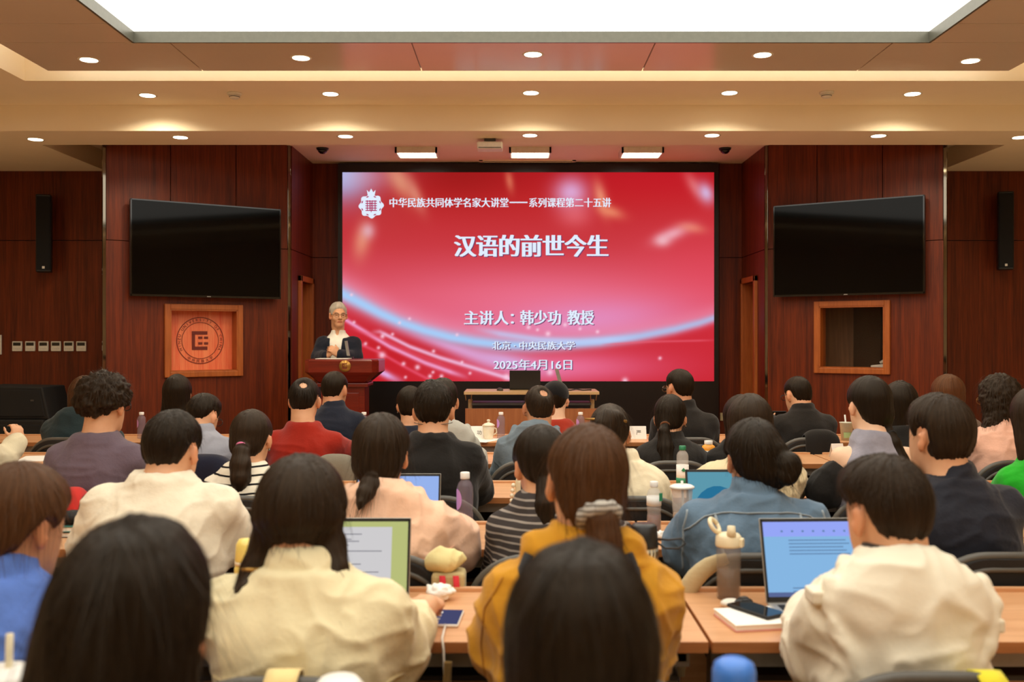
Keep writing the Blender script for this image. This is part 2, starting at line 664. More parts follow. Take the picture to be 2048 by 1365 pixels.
class Soft:
    def __init__(self, lo, hi, res):
        self.res = res
        self.ax = [np.arange(lo[i] - 2 * res, hi[i] + 3 * res, res, dtype=np.float32) for i in range(3)]
        self.F = np.full([len(a) for a in self.ax], 0.5, np.float32)

    def _sub(self, lo, hi, m):
        s = []
        for i in range(3):
            a = np.searchsorted(self.ax[i], lo[i] - m)
            b = np.searchsorted(self.ax[i], hi[i] + m)
            s.append(slice(a, max(a, b)))
        return tuple(s)

    def _g(self, s):
        return self.ax[0][s[0]][:, None, None], self.ax[1][s[1]][None, :, None], self.ax[2][s[2]][None, None, :]

    def add(self, prim, k=0.02):
        lo, hi, f = prim
        s = self._sub(lo, hi, k + 3 * self.res)
        A = self.F[s]
        if A.size == 0:
            return self
        B = f(*self._g(s)).astype(np.float32)
        if k <= 0:
            self.F[s] = np.minimum(A, B)
        else:
            h = np.clip(0.5 + 0.5 * (A - B) / k, 0, 1)
            self.F[s] = A * (1 - h) + B * h - k * h * (1 - h)
        return self

    def cut(self, prim, k=0.01):
        """take a primitive away"""
        lo, hi, f = prim
        s = self._sub(lo, hi, k + 3 * self.res)
        A = self.F[s]
        if A.size == 0:
            return self
        B = -np.broadcast_to(f(*self._g(s)), A.shape).astype(np.float32)
        h = np.clip(0.5 - 0.5 * (A - B) / k, 0, 1)
        self.F[s] = A * (1 - h) + B * h + k * h * (1 - h)
        return self

    def keep(self, fn):
        """intersect with a region given by a function (negative inside)"""
        s = (slice(None),) * 3
        self.F = np.maximum(self.F, fn(*self._g(s))).astype(np.float32)
        return self

    def mesh(self, smooth=2):
        F, (xs, ys, zs) = self.F, self.ax
        for sl in (np.s_[0], np.s_[-1]):
            F[sl, :, :] = 0.5
            F[:, sl, :] = 0.5
            F[:, :, sl] = 0.5
        S = F < 0
        c = np.zeros([n - 1 for n in F.shape], np.uint8)
        for i in (0, 1):
            for j in (0, 1):
                for k in (0, 1):
                    c += S[i:F.shape[0] - 1 + i, j:F.shape[1] - 1 + j, k:F.shape[2] - 1 + k]
        act = (c > 0) & (c < 8)
        I, J, K = np.nonzero(act)
        N = len(I)
        idx = np.full(c.shape, -1, np.int32)
        idx[I, J, K] = np.arange(N)
        pos = np.zeros((N, 3))
        cnt = np.zeros(N)
        corner = {}
        for i in (0, 1):
            for j in (0, 1):
                for k in (0, 1):
                    corner[i, j, k] = F[I + i, J + j, K + k].astype(float)
        for a in corner:
            for ax in range(3):
                if a[ax] == 0:
                    b = list(a)
                    b[ax] = 1
                    fa, fb = corner[a], corner[tuple(b)]
                    m = (fa < 0) != (fb < 0)
                    t = np.where(m, fa / np.where(m, fa - fb, 1), 0)
                    p = np.empty((N, 3))
                    for q in range(3):
                        p[:, q] = a[q] + (t if q == ax else 0)
                    pos += p * m[:, None]
                    cnt += m
        pos /= cnt[:, None]
        V = np.empty((N, 3))
        V[:, 0] = xs[I] + pos[:, 0] * self.res
        V[:, 1] = ys[J] + pos[:, 1] * self.res
        V[:, 2] = zs[K] + pos[:, 2] * self.res
        quads = []
        for ax in range(3):
            A = S[:-1] if ax == 0 else (S[:, :-1] if ax == 1 else S[:, :, :-1])
            B = S[1:] if ax == 0 else (S[:, 1:] if ax == 1 else S[:, :, 1:])
            i, j, k = np.nonzero(A != B)
            fl = A[i, j, k]
            u, v = [(1, 2), (2, 0), (0, 1)][ax]
            q = np.stack([i, j, k], 1)
            cs = []
            for du, dv in ((-1, -1), (0, -1), (0, 0), (-1, 0)):
                w = q.copy()
                w[:, u] += du
                w[:, v] += dv
                cs.append(idx[w[:, 0], w[:, 1], w[:, 2]])
            f = np.stack(cs, 1)
            f[~fl] = f[~fl][:, ::-1]
            quads.append(f)
        Q = np.concatenate(quads)
        Q = Q[(Q >= 0).all(1)]
        for _ in range(smooth):
            V = lap(V, Q)
        return V, Q


def lap(V, Q, w=0.5):
    acc = np.zeros_like(V)
    n = np.zeros(len(V))
    for a, b in ((0, 1), (1, 2), (2, 3), (3, 0)):
        for p, q in ((a, b), (b, a)):
            for d in range(3):
                acc[:, d] += np.bincount(Q[:, p], V[Q[:, q], d], len(V))
            n += np.bincount(Q[:, p], minlength=len(V))
    n[n == 0] = 1
    return V * (1 - w) + acc / n[:, None] * w


def normals(V, Q):
    d1 = V[Q[:, 2]] - V[Q[:, 0]]
    d2 = V[Q[:, 3]] - V[Q[:, 1]]
    fn = np.cross(d1, d2)
    N = np.zeros_like(V)
    for c in range(4):
        for d in range(3):
            N[:, d] += np.bincount(Q[:, c], fn[:, d], len(V))
    return N / (np.linalg.norm(N, axis=1, keepdims=True) + 1e-12)


# ------------------------------------------------------------------ people
def rot3(yaw=0, pitch=0, roll=0):
    """yaw: turn to the sitter's left, pitch: look down, roll: lean the head to the sitter's right (degrees)"""
    y, p, r = math.radians(yaw), -math.radians(pitch), math.radians(roll)
    Rz = np.array([[math.cos(y), -math.sin(y), 0], [math.sin(y), math.cos(y), 0], [0, 0, 1]])
    Rx = np.array([[1, 0, 0], [0, math.cos(p), -math.sin(p)], [0, math.sin(p), math.cos(p)]])
    Ry = np.array([[math.cos(r), 0, math.sin(r)], [0, 1, 0], [-math.sin(r), 0, math.cos(r)]])
    return Rz @ Rx @ Ry


def head_prims(face=True):
    a = [(s_ell((0, -.012, .03), (.076, .096, .088)), .01),
         (s_ell((0, .022, -.04), (.061, .070, .078)), .03),
         (s_ell((0, .060, -.093), (.030, .028, .022)), .03),
         (s_cap((0, -.025, -.03), (0, -.038, -.10), .058, .056), .03)]
    if face:
        a += [(s_cap((-.034, .078, .022), (.034, .078, .022), .012), .015),
              (s_cap((0, .090, .012), (0, .112, -.026), .007, .012), .010),
              (s_ell((-.012, .099, -.030), (.009, .010, .008)), .006),
              (s_ell((.012, .099, -.030), (.009, .010, .008)), .006),
              (s_ell((-.040, .062, -.030), (.024, .024, .022)), .02),
              (s_ell((.040, .062, -.030), (.024, .024, .022)), .02),
              (s_ell((-.031, .074, .004), (.0135, .013, .0115)), .004),
              (s_ell((.031, .074, .004), (.0135, .013, .0115)), .004),
              (s_cap((-.019, .085, -.058), (.019, .085, -.058), .0065), .008),
              (s_cap((-.016, .084, -.067), (.016, .084, -.067), .007), .008)]
    return a


def ear_prims():
    out = []
    for s in (-1, 1):
        R = rot3(s * 22, 0, 0).T
        out += [(s_ell((s * .084, -.008, -.004), (.0085, .018, .030), rot3(-s * 25, -8, 0)), .006),
                (s_ell((s * .079, .000, -.030), (.009, .011, .014)), .006)]
    return out


def hand_prims(wr, f, n, side, curl=25, spread=1.0):
    """palm, four fingers of their own length with two bends, thumb off the side of the palm"""
    wr, f, n = (np.asarray(v, float) for v in (wr, f, n))
    f = f / np.linalg.norm(f)
    n = n - f * (n @ f)
    n = n / np.linalg.norm(n)
    s = np.cross(f, n)
    R = np.stack([s, f, n], 1)
    out = [(s_ell(wr + f * .045, (.040, .050, .0155), R), .012)]
    for i, (o, L) in enumerate(((-.029, .072), (-.010, .080), (.010, .075), (.028, .060))):
        if side < 0:
            o = -o
        a = wr + f * (.082 - abs(o) * .25) + s * o * spread
        c1, c2 = math.radians(curl + 4 * i), math.radians(curl * 2.2 + 6 * i)
        b = a + (f * math.cos(c1) - n * math.sin(c1)) * L * .5
        c = b + (f * math.cos(c2) - n * math.sin(c2)) * L * .5
        out += [(s_cap(a, b, .0092, .0085), .005), (s_cap(b, c, .0085, .0072), .003)]
    th = -1 if side > 0 else 1
    a = wr + f * .022 + s * th * .030 - n * .006
    b = a + (f * .75 + s * th * .62 - n * .2) * .042
    c = b + (f * .92 + s * th * .25 - n * .25) * .034
    out += [(s_cap(a, b, .0125, .0105), .010), (s_cap(b, c, .0100, .0080), .003)]
    return out


def torso_loft(P, g, top=.985, lo=-.12):
    pz, nb, sw, bulk = P['pz'], P['nb'], P['sw'], P['bulk']
    H_ = nb[2] - pz
    sx = nb[0]

    def cy(t):
        return P['ys'] * max(0, t) ** 1.25 + (-.012 if t < .3 else 0)
    rows = [(-.12, .168, .118), (.08, .160, .116), (.32, .146 + bulk * .6, .108 + bulk * .4), (.56, .150 + bulk * .8, .112 + bulk * .4),
            (.70, sw * .72 - g * .5, .116 + bulk * .3), (.80, sw * .68 - g * .6, .104 + bulk * .2), (.885, sw * .50 - g * .5, .082), (.955, .078, .064), (.985, .066, .058), (1.03, .056, .054)]
    L = []
    for t, rx, ry in rows:
        if t > top + .001 or t < lo - .001:
            continue
        L.append((pz + t * H_, sx * max(0, t), cy(t), rx + g, ry + g))
    return s_loft(L, 2.3)


def make_soft(prims, res, smooth=2, pad=.02, keep=None):
    los = np.min([p[0][0] for p in prims], 0) - pad
    his = np.max([p[0][1] for p in prims], 0) + pad
    S = Soft(los, his, res)
    for p, k in prims:
        S.add(p, k)
    if keep:
        S.keep(keep)
    return S


def folds(V, N, amp, seed=0.0, f=1.0):
    W = V + .05 * np.stack([vnoise(V * 7 + seed), vnoise(V * 7 + seed + 9), vnoise(V * 7 + seed + 17)], 1)
    amp = amp * .55
    r = 1 - np.abs(vnoise(W * np.array([11, 11, 21]) * f + seed * 3))
    r2 = 1 - np.abs(vnoise(W * np.array([20, 20, 9]) * f + seed * 5 + 31))
    d = amp * (np.maximum(r, 0) ** 3 - .32) + amp * .7 * (np.maximum(r2, 0) ** 4 - .25) + amp * .5 * vnoise(V * 5 + seed)
    return V + N * d[:, None]


HAIRLINES = {   # height of the hair edge by depth in the head (y back to front), metres from the head centre
    'short': ([-.13, -.080, -.058, -.040, -.026, .014, .022, .036, .050, .075, .12], [-.066, -.064, -.056, -.030, .026, .026, .0, .0, .034, .070, .085]),
    'tied': ([-.13, -.075, -.05, -.028, -.008, .012, .030, .050, .075, .12], [-.080, -.080, -.055, -.010, .018, .015, .000, .035, .066, .080]),
    'bob': ([-.13, -.06, -.03, .0, .02, .04, .055, .085, .12], [-.16, -.16, -.15, -.13, -.10, -.05, .02, .062, .078]),
}


def person(label, px, d, top, hpx=None, yaw=0, pitch=8, roll=0, lean=.08, sw=.215, bulk=0.0, res=.009, hs=1.0, neck=.232, hairpad=.016,
           skin='skin', hair=None, wear=None, el=None, wr=None, hand=None, stand=False, rz=0.0, loc=None, face=False, tint=None, trousers=(35, 36, 42), extras=None, floor=0.0,
           legs=True):
    sc_top = Z_at(top, d) if loc is None else top
    X = X_at(px, d) if loc is None else loc[0]
    hx = 0 if hpx is None else X_at(hpx, d) - X
    pz = .50 if not stand else .90
    zt = sc_top - floor
    root = empty('person', (X, d - lean, floor) if loc is None else loc, rz, label, 'person')
    R = rot3(yaw, pitch, roll)
    hc0 = np.array([hx, lean, zt - hairpad - .118 * hs])
    base = hc0 + np.array([0, -.02, -.075])
    hc = base + R @ np.array([0, .02, .075])
    nb = np.array([hx * .5, lean - .045, zt - neck])
    P = dict(pz=pz, nb=nb, sw=sw, bulk=bulk, ys=lean - .05, hc=hc, R=R, root=root, zt=zt)
    gg = (wear or {}).get('g', .016)
    pf = (wear or {}).get('puff', 0)
    sh = {s: np.array([s * (sw - .052 - gg) + hx * .5, lean - .05, nb[2] - .112]) for s in (-1, 1)}
    ex_ = sw + .015 - .046 - gg - pf
    EL = {-1: np.array([-ex_, lean + .14, nb[2] - .305]), 1: np.array([ex_, lean + .14, nb[2] - .305])}
    if el and not stand:        # elbows are given by the outline of the sleeve
        el = {s: (v[0] - s * (.046 + gg + pf) if abs(v[0]) > .1 else v[0], v[1], v[2]) for s, v in el.items()}
    WR = {-1: np.array([-.13, lean + .34, .795]), 1: np.array([.13, lean + .34, .795])}
    if stand:
        WR = {-1: np.array([-.10, lean + .25, nb[2] - .33]), 1: np.array([.10, lean + .25, nb[2] - .33])}
    for q, src in ((EL, el), (WR, wr)):
        if src:
            for s, v in src.items():
                if v is not None:
                    q[s] = np.array(v, float)
    hd = {-1: ((.25, .9, -.1), (0, .1, 1), 25), 1: ((-.25, .9, -.1), (0, .1, 1), 25)}
    if hand:
        hd.update(hand)
    # --- body: one continuous skin surface
    o = hc
    body = [(torso_loft(P, 0), .02)]
    body += [(s_xf(p, R, o), k) for p, k in head_prims(face)]
    body += [(s_cap(hc + R @ np.array([0, -.03, -.06]), nb + np.array([0, -.008, -.04]), .054 * hs, .060), .03)]
    for s in (-1, 1):
        body += [(s_cap(sh[s], EL[s], .046, .042), .04), (s_cap(EL[s], WR[s], .042, .027), .02)]
    if legs:
        for s in (-1, 1):
            if stand:
                body += [(s_cap((s * .095, 0, pz - .02), (s * .10, .02, .48), .082, .055), .04), (s_cap((s * .10, .02, .48), (s * .11, 0, .09), .055, .038), .02),
                         (s_cap((s * .11, 0, .05), (s * .125, .16, .035), .042, .032), .03)]
            else:
                body += [(s_cap((s * .09, .0, pz + .01), (s * .105, .40, pz + .02), .078, .056), .04), (s_cap((s * .105, .40, pz + .01), (s * .11, .36, .09), .054, .038), .02),
                         (s_cap((s * .11, .35, .05), (s * .12, .50, .035), .042, .030), .03)]
    body += [(s_xf(p, R, o), k) for p, k in ear_prims()]
    for s in (-1, 1):
        f, n, c = hd[s]
        body += hand_prims(WR[s], f, n, s, c)
    S = make_soft(body, res)
    if res < .008:
        for s in (-1, 1):
            S.cut(s_xf(s_ell((s * .0945, .001, .000), (.008, .009, .016)), R, o), .004)
    if face:
        for s in (-1, 1):
            S.cut(s_xf(s_ell((s * .031, .098, .006), (.015, .012, .0095)), R, o), .006)
            S.add(s_xf(s_ell((s * .031, .0755, .004), (.0125, .0125, .0105)), R, o), .002)
    V, Q = S.mesh(1 if res < .007 else 1)
    me = raw_mesh('body', V, Q)
    L = (V - o) @ R
    T = np.ones((len(V), 4), np.float32)
    ear = (np.abs(L[:, 0]) > .074) & (np.abs(L[:, 1]) < .04) & (np.abs(L[:, 2]) < .05)
    T[ear] = (1.02, .86, .80, 1)
    if face:
        lip = (np.abs(L[:, 0]) < .024) & (L[:, 1] > .082) & (np.abs(L[:, 2] + .062) < .011)
        T[lip] = (.80, .50, .46, 1)
        T[(np.abs(L[:, 0]) < .019) & (L[:, 1] > .082) & (np.abs(L[:, 2] + .0625) < .0032)] = (.30, .14, .12, 1)
        for s in (-1, 1):
            T[(((L[:, 0] - s * .031) / .013) ** 2 + ((L[:, 2] - .004) / .0055) ** 2 < 1) & (L[:, 1] > .07)] = (.10, .08, .08, 1)
            br = (np.abs(L[:, 0] - s * .034) < .021) & (np.abs(L[:, 2] - .027 + 2.5 * (L[:, 0] - s * .034) ** 2 * 10) < .0045) & (L[:, 1] > .06)
            T[br] = (.34, .30, .28, 1)
    at = me.attributes.new('tint', 'FLOAT_COLOR', 'POINT')
    at.data.foreach_set('color', T.ravel())
    put('body', me, MATS[skin], root)
    # --- clothing
    w = dict(name='sweater', mat=None, g=.016, fold=.007, collar='crew', sleeve=1.0)
    w.update(wear or {})
    g = w['g']
    cl = [(torso_loft(P, g, top=w.get('top', .985), lo=w.get('lo', -.12)), .02)]
    for s in (-1, 1):
        if w['sleeve'] > 0:
            cl += [(s_cap(sh[s], EL[s], .050 + g, .046 + g + w.get('puff', 0)), .05)]
            if w['sleeve'] > .5:
                e = EL[s] + (WR[s] - EL[s]) * min(1, w['sleeve']) * .93
                cl += [(s_cap(EL[s], e, .046 + g + w.get('puff', 0), .032 + g), .03)]
    c = w['collar']
    if c == 'crew':
        cl += [(s_loft([(nb[2] - .035, nb[0], nb[1], .088 + g, .076 + g), (nb[2] + .004, nb[0], nb[1] + .004, .066 + g, .062 + g), (nb[2] + .010, nb[0], nb[1] + .006, .060 + g, .058 + g)]), .015)]
    elif c == 'shirt':
        cl += [(s_loft([(nb[2] - .05, nb[0], nb[1], .098, .088), (nb[2] - .01, nb[0], nb[1] + .002, .082, .079), (nb[2] + .030, nb[0], nb[1] + .010, .069, .068), (nb[2] + .038, nb[0], nb[1] + .012, .064, .064)]), .006)]
    elif c == 'high':
        cl += [(s_loft([(nb[2] - .05, nb[0], nb[1], .10, .09), (nb[2] + .02, nb[0], nb[1] + .006, .074, .072), (nb[2] + .055, nb[0], nb[1] + .014, .066, .066)]), .015)]
    elif c == 'hood':
        cl += [(s_ell(nb + np.array([0, -.062, -.055]), (.135, .062, .105)), .03),
               (s_loft([(nb[2] - .05, nb[0], nb[1], .12, .10), (nb[2] + .0, nb[0], nb[1] - .005, .092, .088), (nb[2] + .028, nb[0], nb[1] + .004, .074, .074)]), .03)]
        pts = [nb + np.array(q) for q in ((-.115, .0, .005), (-.135, -.055, -.05), (-.10, -.105, -.115), (-.04, -.125, -.15), (.04, -.125, -.15), (.10, -.105, -.115), (.135, -.055, -.05), (.115, .0, .005))]
        for a, b in zip(pts, pts[1:]):
            cl += [(s_cap(a, b, .016), .02)]
    for p in w.get('extra', []):
        cl.append(p(P) if callable(p) else p)
    S = make_soft(cl, max(res, .007), pad=.03)
    for p in w.get('cuts', []):
        S.cut(p(P) if callable(p) else p, .01)
    V, Q = S.mesh(2)
    V = folds(V, normals(V, Q), w['fold'], seed=px * .013 + d, f=w.get('ff', 1.0))
    V = lap(V, Q, .4)
    cme = raw_mesh(w['name'], V, Q)
    garment = put(w['name'], cme, w['mat'], root)
    P['cloth'] = (V, Q)
    P['garment'] = garment
    if legs:
        tr = []
        for s in (-1, 1):
            if stand:
                tr += [(s_cap((s * .095, 0, pz - .02), (s * .10, .02, .48), .100, .076), .04), (s_cap((s * .10, .02, .48), (s * .11, 0, .10), .076, .068), .02)]
            else:
                tr += [(s_cap((s * .09, .0, pz + .01), (s * .105, .40, pz + .02), .090, .070), .04), (s_cap((s * .105, .40, pz + .01), (s * .11, .36, .12), .070, .058), .02)]
        tr += [(s_loft([(pz - .075, 0, -.01, .175, .128), (pz + .07, 0, -.01, .172, .126), (pz + .16, 0, -.005, .160, .12)]), .03)]
        S = make_soft(tr, .014)
        V, Q = S.mesh(2)
        put('trousers', raw_mesh('trousers', V, Q), fabric('trousers_%d_%d_%d' % trousers, trousers), root)
        for s in (-1, 1):
            sy = -.33 if stand else .02
            S = make_soft([(s_cap((s * .11, .34 + sy, .055), (s * .122, .49 + sy, .045), .050, .042), .02)], .010).keep(lambda x, y, z: .004 - z + 0 * x + 0 * y)
            V, Q = S.mesh(2)
            put('shoe', raw_mesh('shoe', V, Q), plain('shoe_leather', (28, 26, 25), .45), root)
    # --- hair
    h = dict(line='short', pad=.014, col='black', clump=.003, cap=True)
    h.update(hair or {})
    h.setdefault('fade', .065 if h['line'] == 'short' else .035)
    h.setdefault('side', .62 if h['line'] == 'short' else .85)
    h.setdefault('low', .25 if h['line'] == 'short' else .7)
    pad = h['pad']
    hp = []
    if h['cap']:
        hp += [(s_ell((0, -.014, .030), (.0765 + pad * h['side'], .098 + pad, .088 + pad * 1.2)), .01), (s_ell((0, -.040, -.032), (.060 + pad * h['low'], .060 + pad * h['low'], .062)), .028)]
    S0 = [(s_xf(p, R, o), k) for p, k in hp]
    ex = [(s_xf(p, R, o), k) for p, k in h.get('extra', [])]
    wx = [((p[0] + hc, p[1] + hc, (lambda f_: (lambda x, y, z: f_(x - hc[0], y - hc[1], z - hc[2])))(p[2])), k) for p, k in h.get('hang', [])]
    allp = S0 + ex + wx
    los = np.min([p[0][0] for p in allp], 0) - .03
    his = np.max([p[0][1] for p in allp], 0) + .03
    hres = h.get('res', min(res, .007))
    S = Soft(los, his, hres)
    if S0:
        for p, k in S0:
            S.add(p, k)
        ys_, zs_ = HAIRLINES[h['line']]
        nape = h.get('nape', 0)

        def kp(x, y, z):
            lx, ly, lz = x - o[0], y - o[1], z - o[2]
            yy = R[0, 1] * lx + R[1, 1] * ly + R[2, 1] * lz
            zz = R[0, 2] * lx + R[1, 2] * ly + R[2, 2] * lz
            return (np.interp(yy, ys_, zs_) + nape * (yy < -.03) - zz) * .8
        if h['line'] != 'bob':                 # hair thins out towards its edge

            def th(x, y, z):
                lx, ly, lz = x - o[0], y - o[1], z - o[2]
                yy = R[0, 1] * lx + R[1, 1] * ly + R[2, 1] * lz
                zz = R[0, 2] * lx + R[1, 2] * ly + R[2, 2] * lz
                q = np.clip(1 - (zz - np.interp(yy, ys_, zs_) - nape * (yy < -.03)) / h['fade'], 0, 1)
                return (pad * .9) * q * q
            S.F = (S.F + th(*S._g((slice(None),) * 3))).astype(np.float32)
        S.keep(kp)
    for p, k in ex + wx:
        S.add(p, k)
    for p in h.get('cuts', []):
        S.cut(s_xf(p, R, o), .03)
    V, Q = S.mesh(2)
    cr = np.array(h.get('crown', (0, -.050, .0)))
    L = (V - o) @ R - cr
    ph = np.arctan2(L[:, 0], -L[:, 1])
    dist = np.sqrt((L ** 2).sum(1) + (L[:, 2] - .12) ** 2)
    fl = np.stack([np.cos(ph), np.sin(ph), dist * h.get('stretch', .45)], 1)
    N = normals(V, Q)
    V = V + N * (vnoise(fl * 11 + px) * h['clump'] + vnoise(fl * 26 + px) * h['clump'] * .5)[:, None]
    if h.get('curl'):
        V = V + N * (vnoise(V * 48 + px) * h['curl'] + vnoise(V * 95 + px) * h['curl'] * .6)[:, None]
    hme = raw_mesh('hair', V, Q)
    at = hme.attributes.new('flow', 'FLOAT_VECTOR', 'POINT')
    at.data.foreach_set('vector', np.ascontiguousarray(fl, np.float32).ravel())
    hob = put('hair', hme, MATS['hair_' + h['col']], root)
    if h.get('strands'):
        strands(hob, V, N, fl, h['strands'], h.get('slen', .10), h.get('swild', .004), MATS['hair_' + h['col']], R, o, .025 if h['line'] == 'short' else -9)
    P['hair'] = hob
    for fn in (extras or []):
        fn(P)
    return root


def strands(hob, V, N, fl, n, length, wild, mat, R, o, zmin=-9):
    """loose single hairs lying along and lifting off the hair, part of the hair mesh"""
    me = hob.data
    r = np.random.default_rng(len(V))
    pool = np.nonzero(((V - o) @ R)[:, 2] > zmin)[0]
    ids = pool[r.integers(0, len(pool), n)]
    seg = 7
    vs, fs, fv = [], [], []
    b0 = len(V)
    for i in ids:
        p = V[i].copy()
        nn = N[i]
        out = V[i] - o
        t = np.array([out[0] * .6, out[1] * .6, -.11]) + r.normal(0, .02, 3)
        t -= nn * (t @ nn) * .9
        t /= np.linalg.norm(t) + 1e-9
        L = length * r.uniform(.4, 1.2)
        lift = wild * r.uniform(.2, 1.6)
        side = np.cross(t, nn)
        side /= np.linalg.norm(side) + 1e-9
        wob = r.normal(0, 1, 2)
        for k in range(seg + 1):
            u = k / seg
            q = p + t * L * u + nn * (lift * math.sin(min(1, u * 1.3) * PI * .6)) + side * (wob[0] * .010 * u * u * L / .1) + np.array([0, 0, -.3 * L * u * u])
            wd = .0007 * (1 - .8 * u)
            vs += [q - side * wd, q + side * wd]
            fv += [fl[i] + (0, 0, .2 * u)] * 2
            if k < seg:
                a = b0 + len(vs) - 2
                fs.append((a, a + 1, a + 3, a + 2))
    V2 = np.concatenate([V, np.array(vs)])
    Q0 = np.empty(len(me.loops), np.int32)
    me.loops.foreach_get('vertex_index', Q0)
    Q2 = np.concatenate([Q0.reshape(-1, 4), np.array(fs, np.int32)])
    m2 = raw_mesh('hair', V2, Q2)
    at = m2.attributes.new('flow', 'FLOAT_VECTOR', 'POINT')
    at.data.foreach_set('vector', np.ascontiguousarray(np.concatenate([fl, np.array(fv)]), np.float32).ravel())
    m2.materials.append(mat)
    hob.data = m2
    bpy.data.meshes.remove(me)


def on_back(P, pts, lift=.002, direction=(0, 1, 0)):
    """drop (x, z) points onto the back of the garment"""
    V, Q = P['cloth']
    bv = P.get('bvh')
    if bv is None:
        bv = P['bvh'] = BVHTree.FromPolygons(V.tolist(), Q.tolist())
    out = []
    dv = Vector(direction).normalized()
    for x, z in pts:
        h = bv.ray_cast(Vector((x, 0, z)) - dv * 1.0, dv)
        if h[0] is not None:
            out.append(h[0] - dv * lift)
    return out


def seam(P, pts, r, mat, name='seam', n=24):
    pts = np.array(pts, float)
    t = np.linspace(0, 1, len(pts))
    tt = np.linspace(0, 1, n)
    q = on_back(P, list(zip(np.interp(tt, t, pts[:, 0]), np.interp(tt, t, pts[:, 1]))), r * .3)
    if len(q) > 2:
        MB().tube(q, r, 6, flat=.6).to(name, mat, P['garment'])


def glasses(P, mat='black_plastic', r=.0022, thin=False):
    R, o = P['R'], P['hc']
    def W(p):
        return Vector(o + R @ np.array(p))
    b = MB()
    for s in (-1, 1):
        ring = [W((s * .034 + .024 * math.cos(a), .096, .003 + .019 * math.sin(a))) for a in np.linspace(0, 2 * PI, 17)]
        b.tube(ring, r, 6)
        b.tube([W((s * .058, .094, .008)), W((s * .079, .060, .010)), W((s * .083, .0, .008)), W((s * .080, -.022, -.006))], r, 6)
    b.tube([W((-.010, .097, .006)), W((0, .102, .009)), W((.010, .097, .006))], r, 6)
    b.to('glasses', MATS[mat], P['root'])


# ------------------------------------------------------------------ material set
WALLW = wood('wall_veneer', (72, 25, 6), (120, 48, 14), 'Z', 16.0, .42, .04, spec=.3)
NICHEW = wood('frame_wood', (150, 76, 26), (182, 100, 40), 'Z', 20.0, .4, .06)
REDW = wood('lit_red_panel_wood', (232, 96, 58), (250, 150, 100), 'Z', 26.0, .45, .04)  # brightness put into the wood colour, in place of a lamp inside the niche
DESKW = wood('desk_laminate', (198, 142, 96), (220, 168, 122), 'X', 18.0, .38, .05)
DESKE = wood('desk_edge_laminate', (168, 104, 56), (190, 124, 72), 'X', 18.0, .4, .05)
PODW = wood('podium_wood', (92, 22, 12), (122, 34, 18), 'X', 14.0, .25, .06)
PAINT = plain('ceiling_paint', (250, 234, 204), .7, noise=.015, nscale=3)
WHITE_P = plain('soffit_white', (240, 218, 190), .7, noise=.01, nscale=3)
SUSP = plain('suspended_panel', (224, 206, 188), .16, noise=.02, nscale=2, spec=.6)
plain('black_plastic', (18, 17, 16), .4)
plain('black_matte', (16, 14, 13), .75)
plain('black_gloss', (5, 5, 6), .06, spec=.6)
plain('chrome', (120, 112, 100), .05, metal=1.0, noise=.02)
plain('steel_grey', (150, 146, 138), .4, metal=.6)
plain('dark_grey', (62, 58, 54), .5)
plain('lip_metal', (112, 112, 100), .35, metal=.3)
plain('white_plastic', (232, 226, 212), .4)
plain('paper', (244, 240, 230), .8, noise=.02)
plain('rubber_grey', (84, 80, 72), .45)
plain('mesh_black', (22, 20, 18), .7, bump=.5, bscale=400)
plain('gold_brass', (170, 128, 62), .35, metal=.7)
plain('emblem_brown', (112, 34, 16), .6)
FLOORM = plain('floor_tile', (222, 202, 176), .35, noise=.06, nscale=6)
REARM = plain('rear_wall_paint', (240, 220, 186), .8, noise=.02, nscale=4)
skin_mat('skin', (226, 172, 132))
skin_mat('skin_pale', (240, 198, 164))
skin_mat('skin_tan', (206, 150, 112))
hair_mat('hair_black', (25, 18, 12))
hair_mat('hair_dark', (40, 29, 20))
hair_mat('hair_brown', (74, 46, 26))
hair_mat('hair_chestnut', (86, 52, 30))
hair_mat('hair_grey', (196, 188, 172), hi=1.3)

# ------------------------------------------------------------------ large light sources first: the luminous ceiling and the cove strips
LX0, LX1, LY0, LY1 = -2.64, 2.83, -1.2, 6.69          # opening of the luminous ceiling
SX0, SX1, SY0, SY1 = -3.57, 3.735, -1.9, 7.41        # suspended ring of panels
OX0, OX1, OY0, OY1 = -3.84, 4.00, -2.1, 7.60         # opening in the outer ceiling
ZG, ZS, ZO, ZF, ZR = 3.596, 3.525, 3.50, 3.277, 3.48   # glow, suspended ring, outer ceiling, soffit, recess ceiling
WX0, WX1, WY0, WYL = -6.1, 6.3, -2.6, 10.42           # room sides, rear, flanking front walls

b = MB()
b.box((LX0 + .012, LY0 + .012, ZG), (LX1 - .012, LY1 - .012, ZG + .02))
lc = struct('ceiling_light_panel', b.mesh(), glow('luminous_panel', (255, 249, 236), PANEL_GLOW))
tag(lc, 'large glowing white luminous ceiling sheet framed by a metal lip')
b = MB()
for lo, hi in (((LX0 - .006, LY0, ZS - .004), (LX0 + .012, LY1, ZG + .03)), ((LX1 - .012, LY0, ZS - .004), (LX1 + .006, LY1, ZG + .03)),
               ((LX0, LY1 - .012, ZS - .004), (LX1, LY1 + .006, ZG + .03)), ((LX0, LY0 - .006, ZS - .004), (LX1, LY0 + .012, ZG + .03))):
    b.box(lo, hi)
struct('trim_1', b.mesh(), MATS['lip_metal'])
b = MB()
for lo, hi in (((SX0 + .03, SY0 + .1, ZS + .05), (SX0 + .06, SY1 - .03, ZS + .075)), ((SX1 - .06, SY0 + .1, ZS + .05), (SX1 - .03, SY1 - .03, ZS + .075)),
               ((SX0 + .03, SY1 - .06, ZS + .05), (SX1 - .03, SY1 - .03, ZS + .075))):
    b.box(lo, hi)
